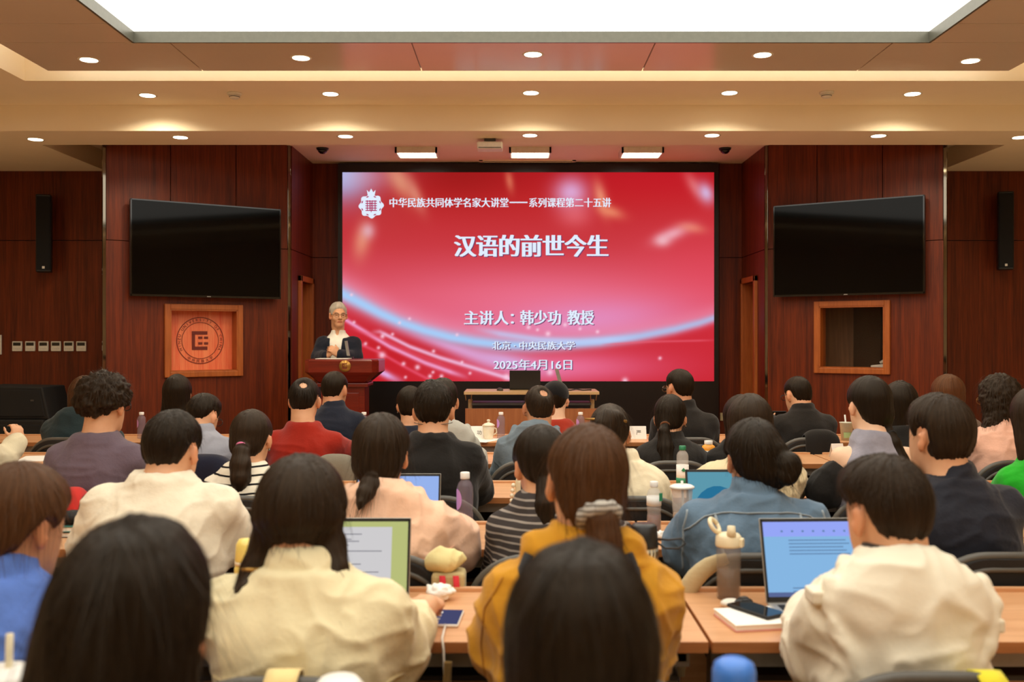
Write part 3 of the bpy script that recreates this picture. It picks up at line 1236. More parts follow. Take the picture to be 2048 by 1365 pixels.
struct('trim_2', b.mesh(), glow('cove_strip', (255, 247, 232), COVE_GLOW))

# suspended ring: panels with fine joints
b = MB()
J = .005


def ring_piece(x0, x1, y0, y1):
    b.box((x0 + J, y0 + J, ZS), (x1 - J, y1 - J, ZS + .03))


xs = [SX0, -2.39, -.727, .947, 2.58, SX1]
for a, c in zip(xs, xs[1:]):
    x0, x1 = a, c
    ring_piece(x0, x1, LY1 + .006 if x0 > SX0 and x1 < SX1 else LY1 + .006, SY1)
ys = [SY0, -.1, 1.5, 3.1, 4.7, 6.29, LY1 + .006]
for a, c in zip(ys, ys[1:]):
    ring_piece(SX0, LX0 - .006, a, c)
    ring_piece(LX1 + .006, SX1, a, c)
ring_piece(LX0, LX1, SY0, LY0 - .006)
b.box((SX0 + .01, LY1 + .02, ZS + .022), (SX1 - .01, SY1 - .01, ZS + .045))
b.box((SX0 + .01, SY0, ZS + .022), (LX0 - .02, SY1 - .01, ZS + .045))
b.box((LX1 + .02, SY0, ZS + .022), (SX1 - .01, SY1 - .01, ZS + .045))
struct('ceiling_suspended_ring', b.mesh(), SUSP)

# outer ceiling, cove box, soffit, recess ceiling
b = MB()
T = .32
b.box((WX0, WY0, ZO), (OX0, OY1, ZO + T))
b.box((OX1, WY0, ZO), (WX1, OY1, ZO + T))
b.box((OX0, WY0, ZO), (OX1, OY0, ZO + T))
b.box((WX0, OY1, ZO), (WX1, 8.39, ZO + T))
b.box((OX0 - .01, OY0 - .01, ZO + .27), (OX1 + .01, OY1 + .01, ZO + T + .02))
b.box((WX0, 8.39, ZF), (WX1, 9.0, ZO + T))
b.box((WX0, 9.0, ZF), (-4.39, 10.6, ZO + T))
b.box((4.50, 9.0, ZF), (WX1, 10.6, ZO + T))
b.box((-4.39, 9.0, ZR), (4.50, 11.3, ZR + .12))
struct('ceiling', b.mesh(), PAINT)

b = MB()
b.box((WX0, WY0, -.05), (WX1, 11.3, 0))
struct('floor', b.mesh(), FLOORM)

# ------------------------------------------------------------------ front wall
BL0, BL1 = (-3.852, 9.05), (-2.342, 10.06)      # left wing, plan corners
BR0, BR1 = (2.554, 10.06), (3.985, 9.05)        # right wing


class Face:
    """a slanted wall face: u along, n towards the room"""

    def __init__(self, p, q):
        self.p, self.q = Vector((p[0], p[1], 0)), Vector((q[0], q[1], 0))
        self.L = (self.q - self.p).length
        self.u = (self.q - self.p).normalized()
        self.n = Vector((self.u.y, -self.u.x, 0))
        self.M = Matrix(((self.u.x, -self.n.x, 0, self.p.x), (self.u.y, -self.n.y, 0, self.p.y), (0, 0, 1, 0), (0, 0, 0, 1)))   # local: x along, y into the wall

    def s(self, px):
        k = (px - PX0) / FPX
        return (k * self.p.y - self.p.x) / (self.u.x - k * self.u.y)

    def at(self, s, out=0.0, z=0.0):
        return self.p + self.u * s + self.n * out + Vector((0, 0, z))


FL, FR = Face(BL0, BL1), Face(BR0, BR1)
Jz = 2.407


def wing(face, cols, hole, side):
    b = MB(face.M)
    g = .004
    edges = [0.03] + [face.s(c) for c in cols] + [face.L - .03]
    for a, c in zip(edges, edges[1:]):
        b.box((a + g, 0, Jz + g), (c - g, .03, 3.5))
    h0, h1, z0, z1 = hole
    b.box((.03, 0, 0), (h0, .03, Jz - g))
    b.box((h1, 0, 0), (face.L - .03, .03, Jz - g))
    b.box((h0, 0, 0), (h1, .03, z0))
    b.box((h0, 0, z1), (h1, .03, Jz - g))
    b.box((.03, .03, Jz - .05), (face.L - .03, .05, Jz + .05))
    b.box((edges[1] - .04, .03, Jz), (edges[1] + .04, .05, 3.5))
    b.box((edges[2] - .04, .03, Jz), (edges[2] + .04, .05, 3.5))
    return struct('wall_%s_wing' % side, b.mesh(), WALLW)


HL = (FL.s(339), FL.s(474), 1.165, 1.770)
HR = (FR.s(1640), FR.s(1770), 1.195, 1.805)
wing(FL, (341, 472), HL, 'left')
wing(FR, (1634, 1765), HR, 'right')

# polished corner strips and the dark gaps beside the wings
b = MB(FL.M)
b.box((0, -.004, .0), (.03, .03, 3.48), .003)
b.box((FL.L - .03, -.004, 0), (FL.L, .03, 3.48), .003)
struct('trim_3', b.mesh(), MATS['chrome'])
b = MB(FR.M)
b.box((0, -.004, 0), (.03, .03, 3.48), .003)
b.box((FR.L - .03, -.004, 0), (FR.L, .03, 3.48), .003)
struct('trim_4', b.mesh(), MATS['chrome'])


def wall_panels(name, boxes, mat=WALLW, bm=None):
    b = MB()
    for lo, hi in boxes:
        b.box(lo, hi)
    return struct(name, b.mesh(), mat)


RXL, RXR, YB = -2.332, 2.552, 11.1
JB = 2.535
DZ = 2.10      # clear height of the two side doors
g = .004
# recess: back wall each side of the screen, side walls with a door opening
wall_panels('wall_back', [((RXL, YB, 0), (-2.03, YB + .03, Jz - g)), ((RXL, YB, Jz + g), (-2.03, YB + .03, ZR)),
                          ((2.30, YB, 0), (RXR, YB + .03, Jz - g)), ((2.30, YB, Jz + g), (RXR, YB + .03, ZR)), ((-2.1, YB + .03, 0), (2.4, YB + .06, ZR))])
for sgn, xx, nm in ((-1, RXL, 'left'), (1, RXR, 'right')):
    lo, hi = (xx - .03, xx) if sgn < 0 else (xx, xx + .03)
    wall_panels('wall_%s_recess' % nm, [((lo, 10.08, 0), (hi, 10.42, Jz - g)), ((lo, 10.98, 0), (hi, YB, Jz - g)), ((lo, 10.42, DZ), (hi, 10.98, Jz - g)), ((lo, 10.08, Jz + g), (hi, YB, ZR))])
    n = 1 if sgn < 0 else 2
    e = empty('door_%d' % n, (xx, 10.7, 0))
    e['kind'] = 'structure'
    e['label'] = 'side door in orange wood casing beside the screen, %s end of the recess' % ('podium' if sgn < 0 else 'far')
    b = MB()
    a0, a1 = (-.005, .035) if sgn < 0 else (-.035, .005)
    for y0, y1, z0, z1 in ((-.33, -.27, 0, DZ + .06), (.27, .33, 0, DZ + .06), (-.33, .33, DZ, DZ + .06)):
        b.box((a0, y0, z0), (a1, y1, z1), .004)
    # deep reveal lining
    c0, c1 = (-.16, 0) if sgn < 0 else (0, .16)
    b.box((c0, -.285, 0), (c1, -.27, DZ))
    b.box((c0, .27, 0), (c1, .285, DZ))
    b.box((c0, -.28, DZ - .0), (c1, .28, DZ + .012))
    b.to('door_frame', NICHEW, e)
    b = MB()
    d0, d1 = (-.16, -.12) if sgn < 0 else (.12, .16)
    b.box((d0, -.27, .005), (d1, .27, DZ))
    b.to('door_leaf', wood('door_wood', (104, 48, 18), (140, 70, 30), 'Z', 18, .45, .05), e)
    b = MB()
    k = -.115 if sgn < 0 else .115
    b.tube([(k, -.20, 1.0), (k + (.03 if sgn < 0 else -.03), -.20, 1.0), (k + (.03 if sgn < 0 else -.03), -.10, 1.0)], .009)
    b.to('door_handle', MATS['steel_grey'], e)
# flanking walls beyond the wings
wall_panels('wall_left_front', [((WX0, WYL, 0), (-3.93, WYL + .03, JB - g)), ((WX0, WYL, JB + g), (-3.93, WYL + .03, ZF + .05))])
wall_panels('wall_right_front', [((4.06, WYL, 0), (WX1, WYL + .03, JB - g)), ((4.06, WYL, JB + g), (WX1, WYL + .03, ZF + .05))])
# wing returns (turned away from the audience) and the closing faces behind gaps
wall_panels('wall_left_return', [((-3.85, 9.09, 0), (-3.82, 10.5, 3.48))])
wall_panels('wall_right_return', [((3.955, 9.09, 0), (3.985, 10.5, 3.48))])
wall_panels('wall_front_backing', [((-4.4, 11.2, 0), (4.6, 11.25, 3.6)), ((-4.4, 10.5, 0), (-3.8, 10.55, 3.5)), ((3.9, 10.5, 0), (4.6, 10.55, 3.5))], MATS['black_matte'])
wall_panels('wall_left', [((WX0 - .05, WY0, 0), (WX0, 10.6, 3.9))], REARM)
wall_panels('wall_right', [((WX1, WY0, 0), (WX1 + .05, 10.6, 3.9))], REARM)
wall_panels('wall_rear', [((WX0, WY0 - .05, 0), (WX1, WY0, 3.9))], REARM)
# stage
b = MB()
b.box((-3.75, 8.55, 0), (3.9, 9.04, .2), .01)
b.hexa([(-3.75, 9.03, 0), (3.9, 9.03, 0), (2.50, 10.03, 0), (-2.29, 10.03, 0), (-3.75, 9.03, .2), (3.9, 9.03, .2), (2.50, 10.03, .2), (-2.29, 10.03, .2)])
b.box((RXL + .04, 10.02, 0), (RXR - .04, 11.02, .2))
struct('floor_stage', b.mesh(), wood('stage_wood', (110, 60, 30), (138, 80, 44), 'X', 10, .45, .06))

# ------------------------------------------------------------------ niche with emblem (left wing) and control room window (right wing)
def framed_opening(face, hole, name_root, label, cat, kind=None):
    h0, h1, z0, z1 = hole
    e = empty(name_root, face.at((h0 + h1) / 2, 0, z0), math.atan2(face.u.y, face.u.x), label, cat)
    if kind:
        e['kind'] = kind
    w, h = h1 - h0, z1 - z0
    b = MB()
    f = .052
    for lo, hi in (((-w / 2 - f, -.035, -f), (-w / 2, .0, h + f)), ((w / 2, -.035, -f), (w / 2 + f, .0, h + f)),
                   ((-w / 2, -.035, -f), (w / 2, .0, 0)), ((-w / 2, -.035, h), (w / 2, .0, h + f))):
        b.box(lo, hi, .004)
    for lo, hi in (((-w / 2 - .001, -.03, 0), (-w / 2 + .012, .14, h)), ((w / 2 - .012, -.03, 0), (w / 2 + .001, .14, h)),
                   ((-w / 2, -.03, 0), (w / 2, .14, .012)), ((-w / 2, -.03, h - .012), (w / 2, .14, h))):
        b.box(lo, hi)
    b.to('frame', NICHEW, e)
    return e, w, h


e, w, h = framed_opening(FL, HL, 'emblem_panel', 'framed red wood panel with a carved round university emblem on the wall', 'emblem')
MB().box((-w / 2, .125, 0), (w / 2, .14, h)).to('panel', REDW, e)
yb = .124
b = MB()
R1, R2 = .232, .182
cz = h * .50
cx = .0


def ring(b, r0, r1, y0, y1, c, n=64):
    vs, fs = [], []
    for i in range(n):
        a = 2 * PI * i / n
        for r, y in ((r0, y0), (r1, y0), (r1, y1), (r0, y1)):
            vs.append((c[0] + r * math.cos(a), y, c[1] + r * math.sin(a)))
    for i in range(n):
        j = (i + 1) % n
        for k in range(4):
            q = (k + 1) % 4
            fs.append((i * 4 + k, i * 4 + q, j * 4 + q, j * 4 + k))
    _, f = b._new(vs, fs)
    bmesh.ops.recalc_face_normals(b.bm, faces=f)


ring(b, R1 - .007, R1, yb - .004, yb, (cx, cz))
ring(b, R2 - .005, R2, yb - .004, yb, (cx, cz))


def u_glyph(b, c, s, y0, y1):
    """square bracket opening to the right around four dashes"""
    def q(x0, z0, x1, z1):
        b.box((c[0] + x0 * s, y0, c[1] + z0 * s), (c[0] + x1 * s, y1, c[1] + z1 * s))
    q(-.5, .36, .42, .56)
    q(-.5, -.56, .42, -.36)
    q(-.5, -.40, -.32, .40)
    q(-.12, .10, .12, .24)
    q(.22, .10, .46, .24)
    q(-.12, -.24, .12, -.10)
    q(.22, -.24, .46, -.10)


u_glyph(b, (cx, cz), .165, yb - .004, yb)


def ring_text(b, s, r, a0, a1, size, c, y, up=True):
    n = len(s)
    for i, ch in enumerate(s):
        if ch == ' ':
            continue
        a = math.radians(a0 + (a1 - a0) * (i / max(1, n - 1)))
        me = text_mesh(ch, h=size if ch not in 'I' else size)
        rot = Matrix.Rotation(-(a - PI / 2) if up else -(a + PI / 2), 4, 'Y')
        M = Matrix.Translation((c[0] + r * math.cos(a), y, c[1] + r * math.sin(a))) @ rot
        me.transform(M)
        b.bm.from_mesh(me)
        bpy.data.meshes.remove(me)


ring_text(b, 'MINZU UNIVERSITY OF CHINA', (R1 + R2) / 2 - .002, 205, -25, .026, (cx, cz), yb - .002)
ring_text(b, '中央民族大学', (R1 + R2) / 2 - .002, 238, 302, .032, (cx, cz), yb - .002, up=False)
b.to('emblem', MATS['emblem_brown'], e)

e, w, h = framed_opening(FR, HR, 'window_1', 'orange framed glass window of the control room under the wall screen', None, 'structure')
b = MB()
b.box((-w / 2, .06, 0), (w / 2, .066, h))
b.to('glass_pane', clear('window_glass', (60, 50, 40), .03, 1.45, .07), e)
b = MB()
b.box((-w / 2 - .3, .60, -.4), (w / 2 + .3, .63, h + .4))
b.box((-w / 2 - .3, .14, -.4), (-w / 2 - .27, .60, h + .4))
b.box((w / 2 + .27, .14, -.4), (w / 2 + .3, .60, h + .4))
b.box((-w / 2 - .3, .14, h + .37), (w / 2 + .3, .60, h + .4))
b.to('room_beyond', wood('control_room_panel', (120, 80, 46), (160, 112, 70), 'Z', 8, .6, .05), e)
b = MB()
b.box((-w / 2 - .3, .14, -.03), (w / 2 + .3, .60, .0), .003)
b.to('sill', NICHEW, e)
MB().box((-.13, .50, .0), (.14, .57, h + .3)).to('curtain', fabric('dark_curtain', (64, 44, 28)), e)
t = empty('desk_phone', FR.at((HR[0] + HR[1]) / 2 + .21, -.30, HR[2]), math.atan2(FR.u.y, FR.u.x), 'pale desk telephone on the sill behind the control room glass', 'telephone')
MB().prism([(-.10, 0), (.10, 0), (.10, .05), (-.10, .025)], 'Y', -.05, .08, bev=.004).to('base', MATS['white_plastic'], t)
MB().tube([(-.02, .0, .05), (0.02, .0, .075), (.09, .0, .08), (.10, .0, .06)], [.014, .018, .018, .014]).to('handset', MATS['white_plastic'], t)

# ------------------------------------------------------------------ LED wall
SXA, SXB, SZA, SZB, SY = X_at(685, 11.0), X_at(1428, 11.0), Z_at(763, 11.0), Z_at(345, 11.0), 11.0
e = empty('led_screen', ((SXA + SXB) / 2, SY, .2), 0, 'huge lit red presentation screen with white Chinese lecture title', 'screen')
ex, ez = e.location.x, e.location.z
b = MB()
fx0, fx1, ft = SXA - .05, SXB + .05, Z_at(327, 11.0)
b.box((fx0 - ex, -.01, 0), (fx1 - ex, .10, SZA - ez))
b.box((fx0 - ex, -.01, SZB - ez), (fx1 - ex, .10, ft - ez))
b.box((fx0 - ex, -.01, SZA - ez), (SXA - ex, .10, SZB - ez))
b.box((SXB - ex, -.01, SZA - ez), (fx1 - ex, .10, SZB - ez))
b.to('surround', plain('screen_surround', (10, 8, 8), .3), e)


def screen_image(nx=372, ny=210):
    u = np.linspace(0, 1, nx)[None, :].repeat(ny, 0)
    v = np.linspace(0, 1, ny)[:, None].repeat(nx, 1)
    x, y = 685 + u * 743, 345 + v * 418
    ks = [0, .12, .35, .58, .75, .88, 1]
    base = np.stack([np.interp(v, ks, [176, 190, 202, 220, 226, 208, 204]), np.interp(v, ks, [28, 40, 58, 86, 96, 52, 40]), np.interp(v, ks, [32, 42, 66, 104, 124, 62, 50])], -1)

    def mix(c, a):
        nonlocal base
        a = np.clip(a, 0, 1)[..., None]
        base = base * (1 - a) + np.array(c, float) * a

    def ga(cx, cy, rx, ry, rot=0):
        r = math.radians(rot)
        dx, dy = x - cx, y - cy
        p, q = dx * math.cos(r) + dy * math.sin(r), -dx * math.sin(r) + dy * math.cos(r)
        return np.exp(-(p / rx) ** 2 - (q / ry) ** 2)
    mix((150, 26, 24), .6 * ga(920, 345, 120, 60))
    mix((205, 26, 40), .55 * ga(1330, 350, 200, 70))
    mix((232, 72, 92), .5 * ga(1420, 560, 160, 120))
    mix((240, 120, 152), .65 * ga(1080, 600, 260, 60))
    mix((226, 150, 205), .75 * ga(1180, 640, 170, 40, -4))
    mix((190, 60, 60), .35 * ga(780, 430, 60, 60))
    # upper left glow, bokeh, ribbons of confetti
    mix((158, 188, 246), 1.0 * ga(684, 346, 60, 58))
    mix((214, 168, 190), .5 * ga(720, 352, 80, 30))
    mix((232, 168, 130), .72 * ga(800, 362, 20, 46, -32))
    mix((232, 168, 140), .55 * ga(832, 392, 12, 34, -24))
    mix((232, 150, 120), .8 * ga(724, 482, 17, 36, 10))
    mix((228, 190, 206), .7 * ga(736, 462, 14, 16))
    mix((226, 130, 96), .7 * ga(1019, 362, 8, 22, -10))
    mix((222, 178, 226), .9 * ga(1142, 386, 34, 32))
    mix((236, 120, 130), .55 * ga(1150, 430, 34, 26))
    mix((240, 160, 124), .8 * ga(1202, 396, 12, 34, -14))
    mix((240, 150, 110), .75 * ga(1222, 424, 26, 12, 18))
    mix((240, 176, 190), .85 * ga(1345, 468, 36, 13, -22))
    mix((244, 200, 210), .7 * ga(1325, 482, 16, 12))
    mix((240, 150, 120), .6 * ga(1385, 456, 26, 10, 10))
    mix((240, 150, 150), .55 * ga(1388, 372, 12, 30, -30))
    mix((214, 196, 240), .85 * ga(1412, 386, 15, 22, -24))
    # deep red below the swoosh
    ymain = np.interp(x, [685, 720, 760, 800, 850, 900, 950, 1000, 1060, 1120, 1200, 1280, 1350, 1400, 1430], [588, 606, 627, 645, 662, 675, 684, 690, 692, 690, 684, 673, 659, 646, 636])
    below = 1 / (1 + np.exp(-(y - ymain - 10) / 4))
    mix((200, 36, 46), .85 * below)
    mix((196, 28, 36), .6 * below * ga(800, 720, 140, 60))
    mix((206, 46, 62), .5 * below * ga(1350, 720, 140, 60))
    mix((238, 120, 165), .85 * below * ga(1120, 735, 190, 34))
    mix((226, 170, 224), .9 * below * ga(900, 692, 110, 13, 20))
    mix((214, 178, 232), .85 * below * ga(1010, 722, 80, 18, 12))
    wl = np.interp(x, [685, 800, 1000, 1250, 1430], [17, 13, 13, 10, 8])
    dd = y - ymain
    mix((236, 150, 180), .6 * np.exp(-((dd + 12) / (wl * 2.0)) ** 2) * np.interp(x, [685, 1000, 1430], [1, .7, .6]))
    mix((164, 208, 252), .95 * np.exp(-(dd / wl) ** 2) * np.interp(x, [685, 1000, 1200, 1430], [1, 1, .9, .75]))
    mix((190, 208, 250), .7 * np.exp(-((y - np.interp(x, [940, 1000, 1080, 1160, 1260], [655, 668, 680, 684, 678])) / 7) ** 2) * np.clip((x - 940) / 60, 0, 1) * np.clip((1280 - x) / 60, 0, 1))

    def streak(xp, yp, c, wd, a, lo, hi):
        yy = np.interp(x, xp, yp)
        mix(c, a * np.exp(-((y - yy) / wd) ** 2) * np.clip((x - lo) / 30, 0, 1) * np.clip((hi - x) / 40, 0, 1))
    streak([685, 720, 780, 850, 900, 960], [636, 658, 694, 726, 744, 764], (240, 160, 205), 5, .95, 655, 940)
    streak([760, 820, 880, 940, 1000, 1060], [664, 694, 716, 734, 752, 770], (240, 190, 225), 4.5, .9, 740, 1060)
    streak([700, 760, 820, 870], [680, 706, 740, 766], (236, 90, 120), 3.5, .7, 690, 890)
    streak([680, 760, 830, 900], [650, 676, 708, 734], (232, 84, 110), 4, .5, 690, 920)
    streak([740, 760, 790, 830], [736, 744, 758, 772], (226, 176, 232), 8, .95, 735, 815)
    streak([1200, 1300, 1430], [690, 684, 681], (232, 96, 116), 2, .7, 1200, 1440)
    r = np.random.default_rng(3)
    for px, py, s in ((703, 590, 3), (708, 645, 3), (731, 688, 3.5), (757, 696, 3.5), (765, 673, 4.5), (785, 669, 3.2), (799, 646, 3), (807, 728, 4), (819, 638, 3), (835, 735, 5), (764, 711, 7), (811, 755, 3),
                      (860, 753, 4), (883, 753, 4), (866, 745, 3), (867, 703, 3.5), (924, 725, 3), (940, 747, 3), (914, 670, 3), (1057, 655, 4), (1075, 660, 3), (1130, 650, 4), (1160, 658, 3), (1195, 664, 3.5),
                      (1320, 717, 3.5), (1013, 754, 6), (1100, 745, 6), (1250, 762, 6), (1096, 668, 5)):
        mix((250, 205, 226), .9 * ga(px, py, s, s))
    return base


img = screen_image()
ny, nx = img.shape[:2]
gx, gz = np.meshgrid(np.linspace(SXA - ex, SXB - ex, nx), np.linspace(SZB - ez, SZA - ez, ny))
Vs = np.stack([gx.ravel(), np.zeros(nx * ny), gz.ravel()], 1)
I_ = np.arange(nx * ny).reshape(ny, nx)
Qs = np.stack([I_[1:, :-1], I_[1:, 1:], I_[:-1, 1:], I_[:-1, :-1]], -1).reshape(-1, 4)
me = raw_mesh('display', Vs, Qs, False)
at = me.attributes.new('picture', 'FLOAT_COLOR', 'POINT')
cc = np.ones((nx * ny, 4), np.float32)
cc[:, :3] = lin(img.reshape(-1, 3))
at.data.foreach_set('color', cc.ravel())
disp = put('display', me, glow('screen_picture', (255, 255, 255), 1.0, 'picture'), e)
LT = glow('screen_letters', (226, 238, 255), 1.0)
LS = glow('screen_letter_edges', (120, 60, 110), .8)


def bold_text(s, w, hh, ext, bold):
    """broad upright strokes: the letters set several times side by side"""
    n = len(s.replace(' ', '')) or 1
    k = bold * w / n
    bm = bmesh.new()
    for j in range(4 if bold else 1):
        me = text_mesh(s, w - 2 * k, hh, ext)
        me.transform(Matrix.Translation(((j - 1.5) * k / 1.5 if bold else 0, -.0002 * j, 0)))
        bm.from_mesh(me)
        bpy.data.meshes.remove(me)
    me = bpy.data.meshes.new('lettering')
    bm.to_mesh(me)
    bm.free()
    return me


def screen_text(s, x0, x1, y0, y1, off=.012, mat=LT, shadow=True):
    """lettering between photograph columns and rows on the display"""
    w, hh = (x1 - x0) * 11.0 / FPX, (y1 - y0) * 11.0 / FPX
    me = bold_text(s, w, hh, .006, off)
    c = (X_at((x0 + x1) / 2, 11.0) - ex, 0, Z_at((y0 + y1) / 2, 11.0) - ez)
    me.transform(Matrix.Translation(c))
    o = put('lettering', me, mat, disp)
    if shadow:
        m2 = bold_text(s, w, hh, .003, off)
        m2.transform(Matrix.Translation((c[0] + .010, 0, c[2] - .008)))
        put('letter_shadow', m2, LS, disp)


screen_text('中华民族共同体学名家大讲堂', 779, 1017, 396, 415, .03, shadow=False)
screen_text('——', 1019, 1055, 404, 406.5, 0, shadow=False)
screen_text('系列课程第二十五讲', 1058, 1222, 396, 415, .03, shadow=False)
screen_text('汉语的前世今生', 908, 1217, 470, 514, .045)
screen_text('主讲人：', 928, 1028, 622, 650, .04)
screen_text('韩少功', 1040, 1122, 621, 650, .04)
screen_text('教授', 1134, 1188, 621, 650, .04)
screen_text('北京 · 中央民族大学', 984, 1150, 683, 700, .03)
screen_text('2025年4月16日', 987, 1144, 719, 740, .03)
# round rosette logo beside the heading
b = MB()
c0 = (X_at(742.5, 11.0) - ex, Z_at(412, 11.0) - ez)
rr = 26 * 11.0 / FPX
pts = []
for i in range(96):
    a = 2 * PI * i / 96
    r = rr * (.90 + .075 * math.cos(8 * a + PI / 8))
    pts.append((c0[0] + r * math.sin(a), c0[1] + r * math.cos(a)))
b.prism(pts, 'Y', -.005, -.002)
cr = [(-.26, 0), (-.34, .42), (-.16, .24), (0, .52), (.16, .24), (.34, .42), (.26, 0)]
b.prism([(c0[0] + p * rr, c0[1] + rr * .80 + q * rr) for p, q in cr], 'Y', -.005, -.002)
b.to('logo', LT, disp)
b = MB()
for i in range(8):
    a = 2 * PI * (i + .5) / 8
    cx_, cz_ = c0[0] + rr * .74 * math.sin(a), c0[1] + rr * .74 * math.cos(a)
    tx, tz = math.cos(a), -math.sin(a)
    b.prism([(cx_ + tx * .020, cz_ + tz * .020), (cx_ + math.sin(a) * .008, cz_ + math.cos(a) * .008), (cx_ - tx * .020, cz_ - tz * .020), (cx_ - math.sin(a) * .008, cz_ - math.cos(a) * .008)], 'Y', -.007, -.004)
for k in range(5):
    zz = c0[1] + rr * (.36 - .18 * k)
    b.box((c0[0] - rr * .44, -.007, zz - .0055), (c0[0] + rr * .44, -.004, zz + .0055))
for k in range(4):
    xx = c0[0] + rr * (-.30 + .20 * k)
    b.box((xx - .0045, -.007, c0[1] - rr * .36), (xx + .0045, -.004, c0[1] + rr * .42))
b.box((c0[0] - .004, -.007, c0[1] - rr * .50), (c0[0] + .004, -.004, c0[1] + rr * .3))
b.to('logo_mark', glow('logo_red', (176, 40, 92), 1.0), disp)

# ------------------------------------------------------------------ ceiling fittings
def downlight(px, py, z, label, proto=[None]):
    d = FPX * (z - EYE) / (PY0 - py)
    loc = (X_at(px, d), d, z)
    if proto[0] is None:
        e = empty('downlight', loc, 0)
        b = MB()
        b.lathe([(.060, -.001), (.074, -.004), (.078, -.001), (.078, .001), (.060, .001)], n=28)
        b.to('trim_ring', MATS['white_plastic'], e)
        b = MB()
        b.lathe([(0, -.003), (.061, -.003), (.061, .0), (0, .0)], n=28)
        b.to('diffuser', glow('downlight_diffuser', (255, 238, 200), 14.0), e)
        L = bpy.data.lights.new('lamp', 'SPOT')
        L.energy = DOWN_W
        L.color = (1.0, .89, .68)
        L.spot_size = math.radians(152)
        L.spot_blend = .45
        L.shadow_soft_size = .06
        lo = bpy.data.objects.new('lamp', L)
        lo.location = (0, 0, -.02)
        COL.objects.link(lo)
        lo.parent = e
        proto[0] = e
    else:
        e = copy_thing(proto[0], loc)
    tag(e, label, 'downlight', 'round recessed downlights in the ceiling')
    return e


nth = ['first', 'second', 'third', 'fourth', 'fifth', 'sixth', 'seventh']
for i, (px, py) in enumerate(((178, 120), (602, 116), (1066, 109), (1525, 110), (1941, 122))):
    downlight(px, py, ZS, '%s round downlight, counted from the left, in the brown suspended panel beside the luminous ceiling' % nth[i])
for i, (px, py) in enumerate(((295, 191), (661, 188), (1062, 186), (1459, 186), (1825, 188))):
    downlight(px, py, ZO, '%s round downlight, counted from the left, in the band between cove and fascia' % nth[i])
for i, (px, py) in enumerate(((71, 279), (361, 275), (691, 273), (1060, 271), (1424, 271), (1757, 272), (2040, 275))):
    downlight(px, py, ZF, '%s round downlight, counted from the left, in the low front soffit' % nth[i])

for i, (px, py) in enumerate(((469, 186), (1653, 184))):
    d = FPX * (ZO - EYE) / (PY0 - py)
    e = empty('smoke_detector', (X_at(px, d), d, ZO), 0, 'small round smoke detector under the ceiling band, %s' % ('podium side' if i == 0 else 'window side'), 'smoke detector', 'smoke detectors')
    MB().lathe([(0, -.018), (.055, -.018), (.058, -.006), (.058, 0), (0, 0)], n=24).to('base', MATS['white_plastic'], e)
    MB().lathe([(0, -.048), (.030, -.048), (.040, -.040), (.044, -.018), (0, -.018)], n=24).to('sensor_head', MATS['white_plastic'], e)
    MB().lathe([(.0395, -.036), (.0425, -.036), (.0425, -.031), (.0395, -.031)], n=24).to('vent_slot', MATS['dark_grey'], e)

d = 8.75
e = empty('ceiling_speaker_box', (X_at(980, d), d, ZF), 0, 'small grey white box unit hanging from the front soffit', 'access point')
MB().box((-.05, -.05, -.03), (.05, .05, 0), .004).to('mount', MATS['dark_grey'], e)
MB().box((-.115, -.07, -.095), (.115, .10, -.03), .012).to('case', MATS['white_plastic'], e)
MB().box((-.10, -.072, -.088), (.10, -.068, -.082)).to('grille_slot', MATS['dark_grey'], e)
for i, px in enumerate((835, 1060, 1282)):
    d = 10.30
    e = empty('fluorescent_fitting', (X_at(px, d), d, ZR), 0, '%s rectangular white tube light in the recess ceiling above the screen' % ('first', 'middle', 'last')[i], 'tube light', 'tube lights above the screen')
    b = MB()
    b.box((-.21, -.15, -.035), (.21, .15, -.028))
    for lo, hi in (((-.22, -.16, -.06), (-.20, .16, 0)), ((.20, -.16, -.06), (.22, .16, 0)), ((-.22, -.16, -.06), (.22, -.145, 0)), ((-.22, .145, -.06), (.22, .16, 0))):
        b.box(lo, hi)
    b.to('housing', MATS['white_plastic'], e)
    for k in (-.07, .07):
        MB().tube([(-.19, k, -.05), (.19, k, -.05)], .018).to('tube', glow('tube_glow', (255, 244, 220), TUBE_GLOW), e)
    MB().box((.03, -.02, -.02), (.15, .02, .0)).to('bracket', MATS['black_plastic'], e)
e = empty('air_slot', (X_at(1055, 10.95), 10.93, ZR), 0, 'long slim air outlet in the recess ceiling above the screen', 'air vent')
b = MB()
b.box((-.54, -.05, -.012), (.54, -.04, 0))
b.box((-.54, .04, -.012), (.54, .05, 0))
b.box((-.54, -.05, -.012), (-.50, .05, 0))
b.box((.50, -.05, -.012), (.54, .05, 0))
b.to('frame', PAINT, e)
MB().box((-.50, -.04, -.003), (.50, .04, 0)).to('slot', MATS['dark_grey'], e)
for i, px in enumerate((645, 1450)):
    d = 10.2
    e = empty('dome_camera', (X_at(px, d), d, ZR), 0, 'small dark dome camera on the recess ceiling, %s end' % ('podium' if i == 0 else 'far'), 'camera', 'dome cameras')
    MB().lathe([(0, -.02), (.06, -.02), (.065, 0), (0, 0)], n=20).to('base', MATS['black_plastic'], e)
    MB().lathe([(0, -.062), (.025, -.057), (.045, -.04), (.052, -.02), (0, -.02)], n=20).to('dome', MATS['black_gloss'], e)

